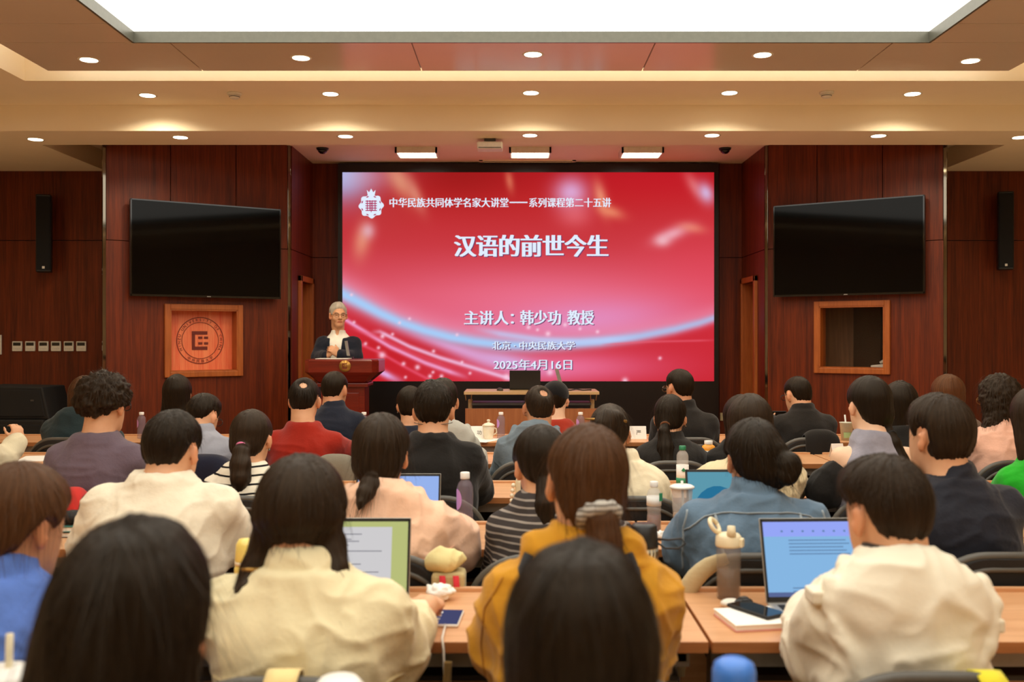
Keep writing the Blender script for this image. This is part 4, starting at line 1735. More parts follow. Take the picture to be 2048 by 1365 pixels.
# ------------------------------------------------------------------ wall mounted screens, column speakers, switches
def wall_tv(label, A, B, zb, zt, face):
    """A, B: plan corners of the panel front, left and right"""
    p, q = Vector((A[0], A[1], 0)), Vector((B[0], B[1], 0))
    L = (q - p).length
    u = (q - p).normalized()
    mid = (p + q) / 2
    e = empty('wall_television', (mid.x, mid.y, zb), math.atan2(u.y, u.x), label, 'television', 'black wall screens')
    h = zt - zb
    MB().box((-L / 2, .012, 0), (L / 2, .055, h), .006).to('case', MATS['black_plastic'], e)
    MB().box((-L / 2 + .012, .006, .018), (L / 2 - .012, .013, h - .012)).to('screen', plain('tv_glass', (4, 3, 3), .05, spec=.13), e)
    b = MB()
    for lo, hi in (((-L / 2, .0, 0), (L / 2, .012, .018)), ((-L / 2, .0, h - .012), (L / 2, .012, h)), ((-L / 2, .0, 0), (-L / 2 + .012, .012, h)), ((L / 2 - .012, .0, 0), (L / 2, .012, h))):
        b.box(lo, hi)
    b.to('bezel', MATS['black_gloss'], e)
    MB().box((-.018, -.002, .004), (.018, .001, .012)).to('badge', MATS['steel_grey'], e)
    MB().box((-.25, .05, h / 2 - .2), (.25, .10, h / 2 + .2), .004).to('wall_mount', MATS['black_plastic'], e)
    return e


wall_tv('black blank wall screen above the carved emblem panel', (-3.60, 9.07), (-2.395, 9.87), 1.887, 2.795, FL)
wall_tv('black blank wall screen above the control room window', (2.590, 9.87), (3.785, 9.07), 1.908, 2.828, FR)


def column_speaker(label, px0, px1, yt, yb_, rz):
    d = WYL - .16
    xc = X_at((px0 + px1) / 2, d)
    e = empty('column_speaker', (xc, d, Z_at(yb_, d)), rz, label, 'speaker', 'slim black column speakers')
    h = Z_at(yt, d) - Z_at(yb_, d)
    MB().box((-.075, -.055, 0), (.075, .075, h), .012).to('cabinet', MATS['black_plastic'], e)
    MB().box((-.066, -.060, .02), (.066, -.050, h - .02), .006).to('grille', plain('speaker_grille', (14, 14, 14), .85, bump=.4, bscale=500), e)
    MB().box((-.012, -.063, .035), (.012, -.059, .060)).to('badge', MATS['white_plastic'], e)
    MB().box((-.03, .07, h * .3), (.03, .16, h * .36)).to('bracket', MATS['black_plastic'], e)
    MB().box((-.03, .07, h * .7), (.03, .16, h * .76)).to('bracket', MATS['black_plastic'], e)


column_speaker('slim black column speaker on the wood wall above the row of wall panels', 70, 106, 390, 545, .35)
column_speaker('slim black column speaker on the wood wall beyond the control room window', 1994, 2028, 384, 540, -.35)


def wall_control(px, label, w=.105, h=.105, screen=True):
    d = WYL - .0
    e = empty('wall_thermostat' if screen else 'switch_plate', (X_at(px, d), d, Z_at(693 if screen else 690, d)), 0, label, 'thermostat' if screen else 'switch', 'white thermostats in a row' if screen else None)
    MB().box((-w / 2, -.018, -h / 2), (w / 2, 0, h / 2), .005).to('body', MATS['white_plastic'], e)
    if screen:
        MB().box((-w / 2 + .012, -.020, .006), (w / 2 - .012, -.016, h / 2 - .012)).to('display', plain('lcd_dark', (26, 24, 22), .2), e)
        b = MB()
        for k in range(4):
            b.box((-w / 2 + .016 + k * .02, -.020, -.032), (-w / 2 + .028 + k * .02, -.016, -.024))
        b.to('button_row', plain('button_grey', (205, 198, 184), .5), e)
    else:
        MB().box((-w / 2 + .02, -.024, -h / 2 + .03), (w / 2 - .02, -.016, h / 2 - .03), .004).to('rocker', MATS['white_plastic'], e)


for i, px in enumerate((35.5, 61.5, 88, 113, 138.5, 163.5)):
    wall_control(px, '%s white thermostat in the row of six on the wood wall, counted from the left' % nth[i])
wall_control(-8, 'tall white switch plate at the far end of the thermostat row', .13, .21, False)
e = empty('socket_plate', (X_at(1448, YB), YB, Z_at(834, YB)), 0, 'small pale socket plate low on the wood wall beside the screen', 'socket')
MB().box((-.045, -.012, -.045), (.045, 0, .045), .004).to('plate', plain('socket_cream', (206, 190, 140), .5), e)
MB().box((-.016, -.016, -.016), (.016, -.010, .016), .003).to('outlet', MATS['white_plastic'], e)

# stage-side monitors
e = empty('subwoofer', (X_at(52, 9.3), 9.3, 0), 0, 'black bass speaker cabinet standing on the floor under the wedge monitor', 'speaker')
MB().box((-.30, -.28, 0), (.30, .28, .735), .015).to('cabinet', MATS['black_matte'], e)
MB().box((-.27, -.292, .05), (.27, -.278, .69), .006).to('grille', MATS['speaker_grille'], e)
e = empty('wedge_monitor', (X_at(54, 9.3), 9.3, .735), 0, 'black wedge stage monitor lying on the bass cabinet', 'speaker')
MB().prism([(-.36, 0), (.33, 0), (.26, .30), (-.34, .31)], 'Y', -.24, .22, bev=.012).to('cabinet', MATS['black_matte'], e)
MB().prism([(-.32, .03), (.29, .03), (.24, .27), (-.31, .28)], 'Y', -.252, -.238, bev=.004).to('grille', MATS['speaker_grille'], e)
MB().box((.16, -.256, .17), (.19, -.250, .185)).to('badge', MATS['dark_grey'], e)


# ------------------------------------------------------------------ desks, chairs, podium, stage desk
ROWS = {'Z': (1.36, 1.84), 'A': (2.40, 2.89), 'B': (3.45, 3.92), 'C': (4.56, 5.03), 'D': (5.78, 6.27), 'E': (6.96, 7.43)}
ROWWORD = {'Z': 'nearest row', 'A': 'second row', 'B': 'third row', 'C': 'fourth row', 'D': 'fifth row', 'E': 'front row'}
LEVEL = .75
DW, DX0 = 1.42, .475


def make_desk(x, row, label):
    f, bk = ROWS[row]
    D = bk - f
    e = empty('desk', (x, f, 0), 0, label, 'desk', 'long wood laminate desks in rows')
    h = DW / 2 - .004
    b = MB()
    b.box((-h, 0, LEVEL - .030), (h, D - .02, LEVEL), .003)
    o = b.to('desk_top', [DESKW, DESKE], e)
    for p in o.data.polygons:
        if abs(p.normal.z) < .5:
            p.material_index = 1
    b = MB()
    b.box((-h, D - .02, .22), (h, D, LEVEL + .012), .003)
    b.to('modesty_panel', DESKW, e)
    MB().box((-h + .05, D - .34, .60), (h - .05, D - .03, .615), .002).to('shelf', MATS['dark_grey'], e)
    MB().box((-h + .04, .04, LEVEL - .075), (h - .04, .075, LEVEL - .031)).to('rail', MATS['steel_grey'], e)
    for s in (-1, 1):
        b = MB()
        xx = s * (h - .06)
        b.box((xx - .02, D * .45, .03), (xx + .02, D * .45 + .06, LEVEL - .031), .004)
        b.box((xx - .025, .02, 0), (xx + .025, D - .03, .04), .006)
        b.box((xx - .015, .04, LEVEL - .065), (xx + .015, D - .03, LEVEL - .031), .003)
        b.to('leg', MATS['steel_grey'], e)
    return e


spots = {'Z': (-1, 0, 1), 'A': (-1, 0, 1), 'B': (-2, -1, 0, 1, 2), 'C': (-2, -1, 0, 1, 2), 'D': (-3, -2, -1, 0, 1, 2), 'E': (-3, -2, -1, 0, 1, 2)}
posw = {-3: 'outermost on the side of the bass speaker', -2: 'second in from the bass speaker side', -1: 'just beside the middle on the podium side', 0: 'in the middle below the screen',
        1: 'just beside the middle on the window side', 2: 'outermost on the window side'}
for row, ks in spots.items():
    for k in ks:
        make_desk(DX0 + DW * k - DW / 2, row, 'wood laminate desk in the %s, %s' % (ROWWORD[row], posw[k]))


def make_chair():
    e = empty('conference_chair', (0, 0, 0))
    MB().box((-.225, -.21, .395), (.225, .24, .445), .022, seg=3).to('seat', MATS['mesh_black'], e)
    # backrest: an arch, hollowed to the sitter
    def bk(x, z):
        return -.180 - .08 * (z - .5) + .42 * x * x
    W, T0, T1, R = .225, .50, .835, .17

    def half(z):
        if z < T1 - R:
            return W
        t = (z - (T1 - R)) / R
        return W - R * (1 - math.sqrt(max(0, 1 - t * t)))
    rows = []
    zs = np.concatenate([np.linspace(T0, T1 - R, 7), T1 - R + R * np.sin(np.linspace(.12, PI / 2, 10))])
    for z in zs:
        hw = max(half(z), .004)
        rows.append([(hw * t, bk(hw * t, z), z) for t in np.linspace(-1, 1, 15)])
    MB().sheet(rows, thick=.016).to('backrest', MATS['mesh_black'], e)
    out = [(-half(z), z) for z in zs] + [(half(z), z) for z in zs[::-1]]
    b = MB()
    b.tube([(x, bk(x, z) + .004, z + .004) for x, z in out], .0145, 8)
    b.to('back_frame', MATS['rubber_grey'], e)
    inn = [(x * .90, .5 + (z - .5) * .90) for x, z in out]
    MB().tube([(x, bk(x, z) - .014, z) for x, z in inn], .009, 8).to('inner_rim', MATS['rubber_grey'], e)
    for sx in (-1, 1):
        MB().tube([(sx * .20, .20, .40), (sx * .215, .21, .0)], .013, 8).to('leg', MATS['dark_grey'], e)
        MB().tube([(sx * .20, bk(.2, .55) - .01, .56), (sx * .205, -.19, .40), (sx * .215, -.23, .0)], .013, 8).to('leg', MATS['dark_grey'], e)
    return e


CHAIR = [make_chair(), False]


def chair(px, d, whose, rz=0.0):
    """px: column of the seat in the picture, d: distance of the hips"""
    loc = (X_at(px, d), d, 0)
    if not CHAIR[1]:
        e = CHAIR[0]
        e.location = loc
        e.rotation_euler = (0, 0, rz)
        CHAIR[1] = True
    else:
        e = copy_thing(CHAIR[0], loc, rz)
    tag(e, 'black conference chair %s' % whose, 'chair', 'black conference chairs')
    return e


# podium
e = empty('podium', (X_at(690, 9.0), 9.0, .2), 0, 'dark red wooden podium with a brass emblem disc, the standing speaker behind it', 'podium')
zt_ = Z_at(719, 8.9) - .2
b = MB()
w2, fw = .335, .285
zb1, zb2 = zt_ - .115, zt_ - .215
def hexring(w, f, y0, y1, ych, z):
    return [(-f, y0, z), (f, y0, z), (w, ych, z), (w, y1, z), (-w, y1, z), (-w, ych, z)]
def stack(b, rings):
    n = len(rings[0])
    vs = [p for r in rings for p in r]
    fs = [tuple(range(n))[::-1], tuple((len(rings) - 1) * n + i for i in range(n))]
    for k in range(len(rings) - 1):
        for i in range(n):
            j = (i + 1) % n
            fs.append((k * n + i, k * n + j, (k + 1) * n + j, (k + 1) * n + i))
    b._new(vs, fs)
stack(b, [hexring(.22, .20, -.14, .16, -.10, zb2), hexring(w2, fw, -.25, .24, -.16, zb1), hexring(w2, fw, -.25, .24, -.16, zt_ - .012), hexring(w2 - .01, fw - .01, -.24, .23, -.15, zt_)])
b.to('lectern_head', PODW, e)
b = MB()
b.box((-.235, -.16, zb2 - .035), (.235, .18, zb2), .008)
b.to('moulding', PODW, e)
b = MB()
b.box((-.20, -.12, .10), (.20, .15, zb2 - .03), .006)
b.box((-.15, -.128, .16), (.15, -.115, zb2 - .09), .005)
b.to('column', PODW, e)
MB().box((-.26, -.18, 0), (.26, .21, .10), .012).to('plinth', PODW, e)
b = MB()
b.tube([(.045, -.252, zt_ - .058), (.045, -.262, zt_ - .058)], .052, 32)
b.to('emblem_disc', MATS['gold_brass'], e)
b = MB()
u_glyph(b, (.045, zt_ - .058), .046, -.2645, -.2615)
b.to('emblem_mark', MATS['emblem_brown'], e)
e = empty('podium_microphone', (X_at(700, 9.15), 9.16, .2 + zt_), 0, 'slim grey flat microphone standing on the podium in front of the speaker', 'microphone')
MB().box((-.03, -.02, 0), (.03, .03, .016), .004).to('base', MATS['black_plastic'], e)
MB().tube([(0, 0, .012), (-.006, 0, .03)], .006).to('stem', MATS['black_plastic'], e)
MB().hexa([(-.030, -.009, .028), (-.002, -.009, .026), (-.002, .009, .026), (-.030, .009, .028), (-.052, -.009, .165), (-.026, -.009, .168), (-.026, .009, .168), (-.052, .009, .165)]).to('capsule', MATS['steel_grey'], e)
e = empty('speech_paper', (X_at(668, 9.05), 9.05, .2 + zt_ + .001), 0, 'white sheet of notes lying on the podium top', 'paper')
MB().box((-.15, -.12, 0), (.15, .10, .004)).to('sheet', MATS['paper'], e)

# desk on the stage
d = 9.55
e = empty('stage_desk', (X_at(1062.5, d), d, .2), 0, 'light wood conference desk on the stage under the screen', 'desk')
TH = Z_at(781, d) - .2
hw = 132 * d / FPX
b = MB()
b.box((-hw, -.25, TH - .03), (hw, .25, TH), .004)
b.to('desk_top', wood('pale_laminate', (186, 152, 104), (208, 176, 128), 'X', 14, .4, .06), e)
for s in (-1, 1):
    b = MB()
    b.box((s * (hw - .05) - .03, -.16, .0), (s * (hw - .05) + .03, .20, .03), .004)
    b.box((s * (hw - .05) - .02, -.02, .03), (s * (hw - .05) + .02, .04, TH - .09), .004)
    b.tube([(s * (hw - .045) + .02, -.14, TH - .09), (s * (hw - .045) + .025, -.18, TH - .03)], .004)
    b.tube([(s * (hw - .045) - .03, -.14, TH - .09), (s * (hw - .045) - .035, -.18, TH - .03)], .004)
    b.to('leg', MATS['pale_laminate'], e)
MB().box((-hw + .07, -.16, TH - .135), (hw - .07, .18, TH - .115)).to('shelf', MATS['dark_grey'], e)
MB().box((-hw + .01, -.20, .14), (hw - .01, -.18, TH - .165), .003).to('front_panel', wood('desk_front_wood', (150, 88, 48), (178, 112, 66), 'Z', 18, .42, .05), e)
sd_top = .2 + TH


def laptop(px, d, z, label, w=.31, hh=.205, tilt=18, facing=1, body='laptop_silver', screen=None, rz=0.0, back=None, dd=.22, deco=None, x=None):
    """facing 1: display towards the camera; -1: lid back towards the camera"""
    e = empty('laptop', (X_at(px, d) if x is None else x, d, z), (0 if facing > 0 else PI) + rz, label, 'laptop')
    MB().box((-w / 2, -dd, .003), (w / 2, .0, .017), .004).to('base', MATS[body], e)
    b = MB()
    for r in range(5):
        for c in range(13):
            x0 = -w * .44 + c * w * .88 / 13
            y0 = -.03 - r * .019
            b.box((x0, y0 - .015, .017), (x0 + w * .88 / 13 - .003, y0, .0185))
    b.to('keyboard', MATS['black_matte'], e)
    MB().box((-.05, -dd + .015, .017), (.05, -.135, .0178)).to('touchpad', MATS['steel_grey'], e)
    t = math.radians(tilt)
    M = Matrix.Translation((0, .004, .012)) @ Matrix.Rotation(-t, 4, 'X')
    lid = MB(M).box((-w / 2, 0, 0), (w / 2, .007, hh), .003).to('lid', MATS[body], e)
    bz = MB(M)
    m = .008
    for lo, hi in (((-w / 2 + .002, -.002, .004), (w / 2 - .002, .001, .018)), ((-w / 2 + .002, -.002, hh - m - .003), (w / 2 - .002, .001, hh - .002)),
                   ((-w / 2 + .002, -.002, .004), (-w / 2 + m, .001, hh - .002)), ((w / 2 - m, -.002, .004), (w / 2 - .002, .001, hh - .002))):
        bz.box(lo, hi)
    bz.to('bezel', MATS['black_plastic'], e)
    if screen:
        s = MB(M).box((-w / 2 + m, -.0012, .018), (w / 2 - m, .0005, hh - m)).to('display', screen, e)
        if deco:
            deco(M, w, hh, s, m)
    return e


plain('laptop_silver', (176, 172, 162), .35, metal=.5)
plain('laptop_dark', (24, 23, 23), .45)
laptop(1050, d + .06, sd_top, 'open black laptop on the stage desk, lid back towards the audience', w=.305, hh=.185, facing=-1, body='laptop_dark', tilt=10)
e = empty('computer_mouse', (X_at(1000, d - .05), d - .08, sd_top), .3, 'small dark mouse on the stage desk beside the black laptop', 'mouse')
MB().ball((0, 0, .008), (.03, .05, .022), 16, 10).to('shell', MATS['dark_grey'], e)
MB().box((-.003, .012, .026), (.003, .03, .032), .001).to('wheel', MATS['black_plastic'], e)
e = empty('desk_microphone', (X_at(1124, d), d - .02, sd_top), 0, 'grey slanting flat microphone on the stage desk', 'microphone')
MB().box((-.045, -.05, 0), (.045, .05, .025), .006).to('base', MATS['black_plastic'], e)
MB().tube([(0, 0, .02), (-.01, 0, .06)], .006).to('stem', MATS['black_plastic'], e)
MB().hexa([(-.030, -.01, .05), (.008, -.01, .05), (.008, .01, .05), (-.030, .01, .05), (-.072, -.01, .21), (-.036, -.01, .21), (-.036, .01, .21), (-.072, .01, .21)]).to('capsule', MATS['steel_grey'], e)
tag(MB().tube([(X_at(1128, d) + .02, d - .05, sd_top + .006), (X_at(1140, d), d - .10, sd_top + .006), (X_at(1152, d), d - .04, sd_top + .012), (X_at(1165, d), d - .09, sd_top + .006), (X_at(1182, d), d - .03, sd_top + .006)], .006).to('microphone_cable', MATS['black_plastic']),
    'dark cable lying across the stage desk beside the microphone', 'cable')


# ------------------------------------------------------------------ the audience and the speaker
def ponytail(pts, rs, k=.012):
    return [(s_cap(pts[i], pts[i + 1], rs[i], rs[i + 1]), k) for i in range(len(pts) - 1)]


def long_hair(rows, k=.03):
    """rows: (z from head centre, x centre, y centre, half width, half depth)"""
    out = []
    rows = sorted(rows)
    zt = min(rows[-1][0], .03)
    xt, rt = rows[-1][1], max(r[3] for r in rows if r[0] > -.12)
    for z, x, y, rx, ry in rows:
        if z <= .03:
            out.append((z, x, y, rx, ry))
    if rows[-1][0] > .03:                       # close the crown as a dome
        top = .030 + .112
        for z, x, y, rx, ry in rows:
            if z > .03:
                out.append((z, x, -.016 + y * 0, rx, .112 * math.sqrt(max(.02, 1 - ((z - .03) / .112) ** 2))))
        last = out[-1]
        if last[0] < top - .012:
            out.append((top - .006, last[1], last[2], last[3] * .45, last[4] * .45))
            out.append((top, last[1], last[2], .006, .006))
    else:
        z, x, y, rx, ry = out[-1]
        out += [(z + .05, x, -.016, rx * .93, ry * .97), (z + .09, x, -.016, rx * .70, ry * .74), (z + .112, x, -.016, rx * .42, ry * .44), (z + .124, x, -.016, .008, .008)]
    return [(s_loft(out, 2.1), k)]


def tie(pos, r, r2, mat, tilt=(0, 0), name='hair_tie', bumpy=False):
    """elastic ring round a ponytail; pos in the head frame"""
    def f(P):
        R, o = P['R'], P['hc']
        pts = []
        n = 24
        a, bb = math.radians(tilt[0]), math.radians(tilt[1])
        Rt = rot3(0, tilt[0], tilt[1])
        for i in range(n + 1):
            t = 2 * PI * i / n
            q = np.array(pos) + Rt @ np.array([r * math.cos(t), r * math.sin(t), 0])
            pts.append(Vector(o + R @ q))
        rr = [r2 * (1 + (.22 * math.sin(i * 2.6) if bumpy else 0)) for i in range(n + 1)]
        MB().tube(pts, rr, 10).to(name, mat, P['hair'])
    return f


def earring(side):
    def f(P):
        R, o = P['R'], P['hc']
        MB().ball(tuple(o + R @ np.array([side * .086, -.008, -.042])), .006, 8, 6).to('earring', MATS['chrome'], P['root'])
    return f


seat_for = []


def sit(label, px, d, top, who, chair_px=None, chair_rz=0.0, **kw):
    r = person(label, px, d, top, **kw)
    hip = d - kw.get('lean', .08)
    if who:
        chair(chair_px or px, hip, who, chair_rz)
    return r


RA, RB, RC, RD, RE = .0065, .0075, .0085, .010, .011
cream = fabric('cream_knit', (238, 226, 200))
creamj = fabric('cream_twill', (236, 222, 180), noise=.05)
ivory = fabric('ivory_nylon', (240, 230, 206), rough=.6, noise=.03, bump=.2)
mustard = fabric('mustard_cotton', (206, 146, 40))
bluesh = fabric('blue_cotton', (92, 124, 200))
peach = fabric('peach_nylon', (246, 200, 168), rough=.6)
denim = fabric('denim', (98, 120, 140), noise=.16)
navy = fabric('navy_nylon', (32, 33, 42), rough=.65)
black = fabric('black_wool', (30, 27, 24))
blackj = fabric('black_suit_cloth', (36, 32, 28))
navysuit = fabric('navy_suit_cloth', (30, 34, 46))
red = fabric('red_knit', (150, 34, 18))
purple = fabric('mauve_knit', (104, 88, 98))
greysh = fabric('grey_shirt_cloth', (150, 150, 158))
greyhood = fabric('grey_blue_jersey', (112, 124, 132))
lightgrey = fabric('light_grey_jersey', (176, 172, 160))
teal = fabric('teal_jersey', (40, 54, 56))
green = fabric('bright_green_knit', (40, 170, 40))
pinkb = fabric('pink_blouse_cloth', (240, 186, 160))
greyvest = fabric('grey_crinkle_cloth', (150, 146, 156), noise=.3)
whitesh = fabric('white_shirt_cloth', (244, 240, 226))
beigeb = fabric('beige_blouse', (226, 206, 164))
stripew = striped('white_black_stripes', (238, 228, 206), (24, 22, 22), .034, .22)
striped_d = striped('grey_black_stripes', (62, 56, 54), (150, 140, 130), .021, .28)
seam_cream = fabric('cream_seam', (206, 188, 140))
seam_denim = fabric('denim_seam', (150, 160, 166))
seam_ivory = fabric('ivory_seam', (214, 200, 168))

# ---- row nearest the camera
z1rows = [(Z_at(y, 1.2), (cx - 262) * 1.2 / FPX, w * 1.2 / FPX) for y, cx, w in ((1089, 279, 96), (1128, 275, 122), (1180, 265, 141), (1245, 254, 153), (1300, 246, 161), (1365, 238, 171), (1480, 234, 176), (1560, 236, 160))]
ztop = Z_at(1038, 1.2)
hz = ztop - .020 - .118
person('woman with long straight black hair seated in the nearest row beside the blue shirted woman', 262, 1.20, 1038, res=.0075, sw=.19, lean=.06, pitch=4, hairpad=.020, neck=.25,
       wear=dict(name='sweater', mat=black), legs=True,
       hair=dict(line='bob', pad=.016, col='black', clump=.0035, res=.0055, strands=900, slen=.16, swild=.006,
                 hang=long_hair([(z - hz, x, -.035 if z > hz - .1 else -.065, w - .006, .088 if z > hz - .1 else .055) for z, x, w in z1rows])))
chair(262, 1.14, 'of the woman with long straight black hair in the nearest row')
z2rows = [(Z_at(y, 1.2), (cx - 1160) * 1.2 / FPX, w * 1.2 / FPX) for y, cx, w in ((1130, 1162, 98), (1165, 1162, 121), (1210, 1162, 136), (1260, 1165, 148), (1313, 1160, 156), (1365, 1154, 150), (1440, 1152, 146), (1500, 1152, 136))]
ztop = Z_at(1085, 1.2)
hz = ztop - .020 - .118
person('woman with a smooth black bob seated in the nearest row behind the mustard jacket', 1160, 1.20, 1085, res=.0075, sw=.19, lean=.06, pitch=6, hairpad=.020, neck=.25,
       wear=dict(name='sweater', mat=navysuit),
       hair=dict(line='bob', pad=.016, col='black', clump=.0030, res=.0055, strands=500, slen=.10, swild=.003,
                 hang=long_hair([(z - hz, x, -.030 if z > hz - .1 else -.060, w - .006, .090 if z > hz - .1 else .062) for z, x, w in z2rows])))
chair(1160, 1.14, 'of the woman with the black bob in the nearest row')
person('person in dark clothes at the picture edge in the nearest row, mostly cut off', 2388, 1.20, 1090, res=.009, sw=.22, lean=.06, wear=dict(name='jacket', mat=plain('brown_black_cloth', (44, 36, 28), .9)), hair=dict(col='black'))
chair(2440, 1.14, 'of the person cut off at the picture edge')

# ---- second row
sit('woman in a blue cotton shirt with a low brown ponytail and white scrunchie', 2, 2.14, 925, 'of the woman in the blue shirt', hpx=22, yaw=-30, pitch=14, res=RA, sw=.20, lean=.10, neck=.225, hairpad=.020,
    skin='skin_tan', wear=dict(name='shirt', mat=bluesh, collar='shirt', g=.024, fold=.013, puff=.014),
    el={1: (.225, .20, .80)}, wr={1: (.14, .42, .79)},
    hair=dict(line='tied', pad=.022, col='brown', res=.0055, strands=500, swild=.004,
              extra=[(s_ell((-.01, -.085, -.045), (.055, .04, .06)), .03)] + ponytail([(-.015, -.105, -.08), (-.03, -.125, -.13), (-.04, -.115, -.22), (-.04, -.09, -.30)], [.024, .034, .034, .015])),
    extras=[tie((-.018, -.112, -.095), .028, .012, fabric('white_scrunchie', (238, 232, 220)), (20, 10), 'scrunchie', True)])


def a2_extras(P):
    nb = P['nb']
    seam(P, [(-.215, nb[2] - .225), (-.12, nb[2] - .20), (0, nb[2] - .205), (.12, nb[2] - .225), (.20, nb[2] - .245)], .005, seam_cream)
    # pigtail bands
    for s in (-1, 1):
        MB().tube([Vector(P['hc'] + P['R'] @ np.array([s * .088 + .027 * math.cos(t), -.052 + .027 * math.sin(t), -.102])) for t in np.linspace(0, 2 * PI, 13)], .005, 6).to('hair_tie', MATS['gold_brass'], P['hair'])


sit('woman in a cream twill jacket with two low pigtails typing at a laptop', 630, 2.16, 914, 'of the woman in the cream twill jacket', chair_px=604, hpx=600, yaw=0, pitch=12, res=.0055, sw=.238, lean=.10, neck=.225, hairpad=.024,
    wear=dict(name='jacket', mat=creamj, collar='shirt', g=.028, fold=.017, puff=.008, sleeve=.62),
    el={-1: (-.25, .18, .82), 1: (.240, .15, .79)}, wr={-1: (-.12, .38, .80), 1: (.222, .44, .812)}, hand={1: ((-.02, 1, -.08), (.25, .05, 1), 30)},
    hair=dict(line='tied', pad=.028, col='dark', res=.0055, nape=.05, strands=700, slen=.06, swild=.005, clump=.004,
              extra=[(s_ell((0, -.030, -.002), (.096, .078, .062)), .04)] +
              ponytail([(-.066, -.035, -.05), (-.088, -.05, -.10), (-.096, -.075, -.15), (-.105, -.085, -.19)], [.040, .027, .024, .010], .02) +
              ponytail([(.066, -.035, -.05), (.090, -.055, -.10), (.086, -.080, -.135), (.098, -.090, -.17), (.094, -.095, -.22), (.10, -.095, -.25)], [.042, .028, .024, .027, .020, .006], .01)),
    extras=[a2_extras])


def a3_extras(P):
    nb = P['nb']
    V = P['garment']
    # dark inner collar standing inside the mustard one
    S = make_soft([(s_loft([(nb[2] - .03, nb[0], nb[1], .088, .082), (nb[2] + .035, nb[0], nb[1] + .012, .072, .072)]), .01)], .008)
    v, q = S.mesh(2)
    put('inner_collar', raw_mesh('inner_collar', v, q), fabric('dark_lining', (30, 29, 31)), P['root'])
    for s in (-1, 1):
        pts = on_back(P, [(s * x, nb[2] + z) for x, z in ((.105, .0), (.118, -.03), (.122, -.07), (.118, -.12), (.110, -.18), (.104, -.26), (.10, -.34))], .004)
        if len(pts) > 2:
            MB().tube(pts, .022, 8, flat=.25).to('strap_lining', fabric('dark_lining', (40, 38, 40)), P['garment'])
    seam(P, [(-.16, nb[2] - .05), (-.20, nb[2] - .12), (-.21, nb[2] - .22), (-.20, nb[2] - .30)], .0035, fabric('mustard_seam', (176, 116, 26)))


sit('woman in a mustard jacket with brown hair gathered in a grey scrunchie', 1150, 2.18, 846, 'of the woman in the mustard jacket', chair_px=1172, hpx=1172, yaw=12, pitch=6, roll=4, res=RA, sw=.222, lean=.10, neck=.268, hairpad=.018,
    el={-1: (-.236, .16, .80), 1: (.232, .16, .80)}, wear=dict(name='jacket', mat=mustard, collar='high', g=.032, fold=.020, puff=.020, extra=[lambda P: (s_cap(P['nb'] + np.array([-.09, -.02, .0]), P['nb'] + np.array([.09, -.02, .0]), .045), .03)]),
    hair=dict(line='tied', pad=.016, col='brown', res=.0055, strands=600, slen=.10, swild=.006, clump=.004,
              extra=[(s_ell((0, -.065, -.045), (.06, .05, .07)), .03)] + ponytail([(.0, -.085, -.05), (.005, -.115, -.075), (.010, -.125, -.115), (.025, -.115, -.16), (.04, -.10, -.19)], [.036, .034, .036, .034, .014])),
    extras=[a3_extras, tie((.002, -.104, -.064), .036, .016, striped('grey_white_scrunchie', (196, 190, 180), (120, 112, 104), .012, .4), (35, -6), 'scrunchie', True)])


def a4_extras(P):
    nb = P['nb']
    S = make_soft([(s_loft([(nb[2] - .03, nb[0], nb[1], .084, .080), (nb[2] + .042, nb[0], nb[1] + .014, .064, .066)]), .008)], .0075)
    v, q = S.mesh(2)
    put('inner_collar', raw_mesh('inner_collar', v, q), fabric('charcoal_collar', (62, 54, 48)), P['root'])
    for s, z in ((-1, -.02), (1, -.07)):
        q = [Vector(p) for p in on_back(P, [(s * (P['sw'] - .055), nb[2] + z - .04), (s * (P['sw'] - .02), nb[2] + z - .055)], .0)]
        if len(q) == 2:
            c = (q[0] + q[1]) / 2
            MB().box((c.x - .022, c.y - .012, c.z - .008), (c.x + .022, c.y + .05, c.z + .022), .006).to('shoulder_tab', ivory, P['garment'])


sit('man in an ivory hooded jacket with short dark hair facing a blue laptop', 1768, 2.18, 908, 'of the man in the ivory hooded jacket', chair_px=1790, hpx=1783, yaw=22, pitch=10, res=.0055, sw=.212, lean=.09, neck=.232, hairpad=.018,
    wear=dict(name='hooded_jacket', mat=ivory, collar='hood', g=.028, fold=.017, puff=.004,
              extra=[lambda P: (s_ell(P['nb'] + np.array([0, -.070, -.095]), (.172, .082, .140)), .008)] + [(lambda a, b: (lambda P: (s_cap(P['nb'] + np.array([.168 * math.cos(a), -.075 - .060 * math.sin(a), -.075 - .150 * math.sin(a)]), P['nb'] + np.array([.168 * math.cos(b), -.075 - .060 * math.sin(b), -.075 - .150 * math.sin(b)]), .017), .006)))(a, b) for a, b in zip(np.linspace(-.3, PI + .3, 15)[:-1], np.linspace(-.3, PI + .3, 15)[1:])]),
    el={-1: (-.206, .14, .78), 1: (.218, .14, .80)}, wr={-1: (-.09, .36, .80)},
    hair=dict(line='short', pad=.014, col='dark', res=.005, strands=1200, slen=.035, swild=.004, clump=.004,
              extra=[(s_ell((.0, .01, .075), (.078, .088, .055)), .03)], cuts=[s_ell((s * .092, .060, -.005), (.028, .050, .058)) for s in (-1, 1)]),
    extras=[a4_extras])

